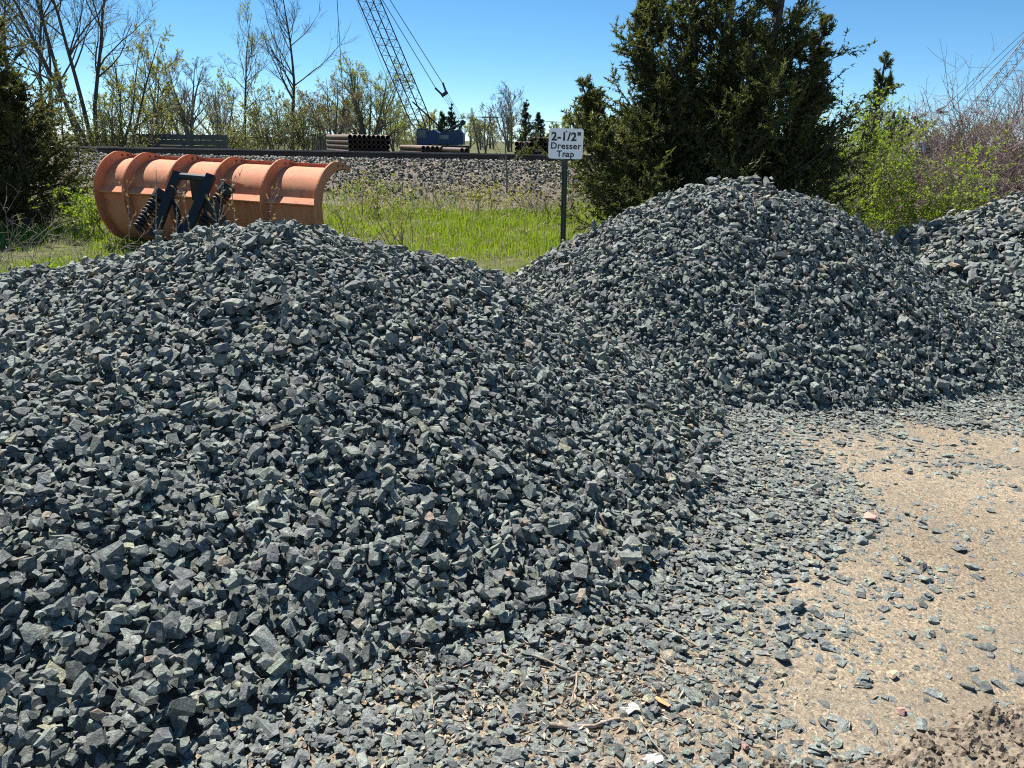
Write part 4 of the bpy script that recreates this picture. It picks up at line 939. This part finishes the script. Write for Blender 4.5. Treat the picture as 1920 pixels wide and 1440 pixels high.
def scrap(px, py, size, label, seed):
    r = np.random.default_rng(seed); c = on(px, py, .012); k = 13; a = np.sort(np.linspace(0, 2 * math.pi, k, endpoint=False) + r.normal(0, .12, k)); q = size * r.uniform(.5, 1.1, k)
    x_ = q * np.cos(a) * 1.1; y_ = q * np.sin(a) * .75; z_ = .18 * size * np.sin(x_ / size * 2.5) + r.normal(0, .0018, k)
    V = np.vstack([np.stack([x_, y_, z_], -1), [[0, 0, .004]], np.stack([x_ * .97, y_ * .97, z_ - .003], -1), [[0, 0, .001]]])
    T = [(i, (i + 1) % k, k) for i in range(k)] + [((i + 1) % k + k + 1, i + k + 1, 2 * k + 1) for i in range(k)]; Q = [(i, i + k + 1, (i + 1) % k + k + 1, (i + 1) % k) for i in range(k)]
    o = link('bark_scrap', mesh_np('bark_scrap', V, [np.array(T), np.array(Q)], M['paper'])); o.location = c.tolist(); tag(o, label, 'scrap', 'white scraps on the bare patch')
scrap(1183, 1335, .030, 'white scrap with ragged edges beside the curved stick', 7)
scrap(1222, 1428, .028, 'white scrap at the bottom edge of the picture', 9)
flake('dead_leaf', 1242, 1321, .026, 'rust_leaf', 'orange-tan dead leaf right of the white scrap', 'leaf', 11, .10)
flake('tan_rock', 1672, 1272, .020, 'tan_stone', 'small tan rock on the sand', 'rock', 13, .4)
flake('pink_rock', 1690, 1340, .017, 'pink_stone', 'small pinkish pebble near the brown dirt', 'rock', 15, .5)
flake('red_pebble', 1397, 1406, .013, 'pink_stone', 'small reddish pebble among flat stones near the dirt', 'rock', 17, .8)
flake('rust_rock', 648, 1132, .020, 'pink_stone', 'small rust-red rock on the face of the low heap', 'rock', 19, .6)
flake('tan_rock', 1790, 505, .075, 'tan_stone', 'long tan slab at the foot of the coarse rock heap', 'rock', 23, .25)
# bleached wood chips and litter
rg = np.random.default_rng(300); n = 1100; c0 = gp(1120, 1330); p = np.stack([rg.normal(c0[0], .38, n), rg.normal(c0[1] + .02, .15, n)], -1)
P = np.stack([p[:, 0], p[:, 1], np.full(n, .0)], -1); jj, ic = cell(p); okk = (jj > 0) & (jj < D.shape[0]) & (ABOVE[np.clip(jj, 0, D.shape[0] - 1), ic] < .10); P = P[okk]; jj = jj[okk]; ic = ic[okk]
P[:, 2] = BASE[jj, ic] + np.clip(D[jj, ic], 0, .012) + .003
V, Q = leaf_quads(rg, P, np.stack([rg.normal(size=len(P)), rg.normal(size=len(P)), rg.normal(0, .1, len(P))], -1), .026, .007, .05)
V = np.vstack([V, V - [0, 0, .003]]); nq = len(Q); q2 = Q + nq * 4
sd_ = np.vstack([np.stack([Q[:, a], Q[:, (a + 1) % 4], q2[:, (a + 1) % 4], q2[:, a]], -1) for a in range(4)])
wc = link('wood_chips', mesh_np('wood_chips', V, [np.vstack([Q, q2[:, ::-1], sd_])], M['chips'], attr={'rnd': ('FACE', np.tile(rg.uniform(0, 1, nq), 6))}))
tag(wc, 'bleached wood chips and litter scattered on the bare patch', 'wood chips', None, 'stuff')
# crumbly dirt at the corner near the camera
dxs = np.arange(.15, 2.6, .011); dys = np.arange(1.05, 2.6, .011); DX, DY = np.meshgrid(dxs, dys); ppx, ppy, _ = proj(np.stack([DX, DY, 0 * DX], -1))
edge = 1392 - np.clip((ppx - 1600) / 300, 0, 1.6) * 100 + np.clip((1430 - ppx) / 60, 0, 9) * 40
amt = np.clip((ppy - edge) / 45 + 1.3 * (fbm(DX * 7, DY * 7, 401) - .5), 0, 1)
lump = fbm(DX * 9, DY * 9, 402, 3); fine = fbm(DX * 32, DY * 32, 405, 3)
Z = ground_h(DX, DY) - .012 + amt * (.008 + .035 * np.clip(lump - .38, 0, 1) + .040 * np.abs(fine - .5) * 2 * (.3 + lump))
n1 = len(dxs); q = (np.arange(len(dys) - 1)[:, None] * n1 + np.arange(n1 - 1)[None, :]).ravel(); kq = np.stack([q, q + 1, q + n1 + 1, q + n1], -1)
kq = kq[(amt.ravel()[kq] > .01).any(1)]
dt = link('dirt', mesh_np('dirt', np.stack([DX, DY, Z], -1).reshape(-1, 3), [kq], M['dirt'], smooth=False)); tag(dt, 'crumbly brown dirt at the lower corner nearest the camera', 'dirt', None, 'stuff')

r5 = np.random.default_rng(501); n = 4200; fi = r5.permutation(np.nonzero((amt.ravel() > .12) | ((np.random.default_rng(2).uniform(size=amt.size) < .05 * np.clip(1 - (edge.ravel() - ppy.ravel()) / 170, 0, 1)) & (ppy.ravel() > edge.ravel() - 170) & (ppx.ravel() > 1450)))[0])[:n]
sz = r5.gamma(1.3, .0019, len(fi)) + .0022
P = np.stack([DX.ravel()[fi], DY.ravel()[fi], Z.ravel()[fi] + sz * .3], -1)
merge_stones('dirt_crumbs', P, rot_mats(r5, np.tile([0, 0, 1.], (len(fi), 1)), np.full(len(fi), 1.0)), np.stack([sz * 1.2, sz, sz * .9], -1), r5.integers(0, 24, len(fi)), r5.uniform(0, 1, len(fi)), M['dirt'], VAR_XLO, dt)
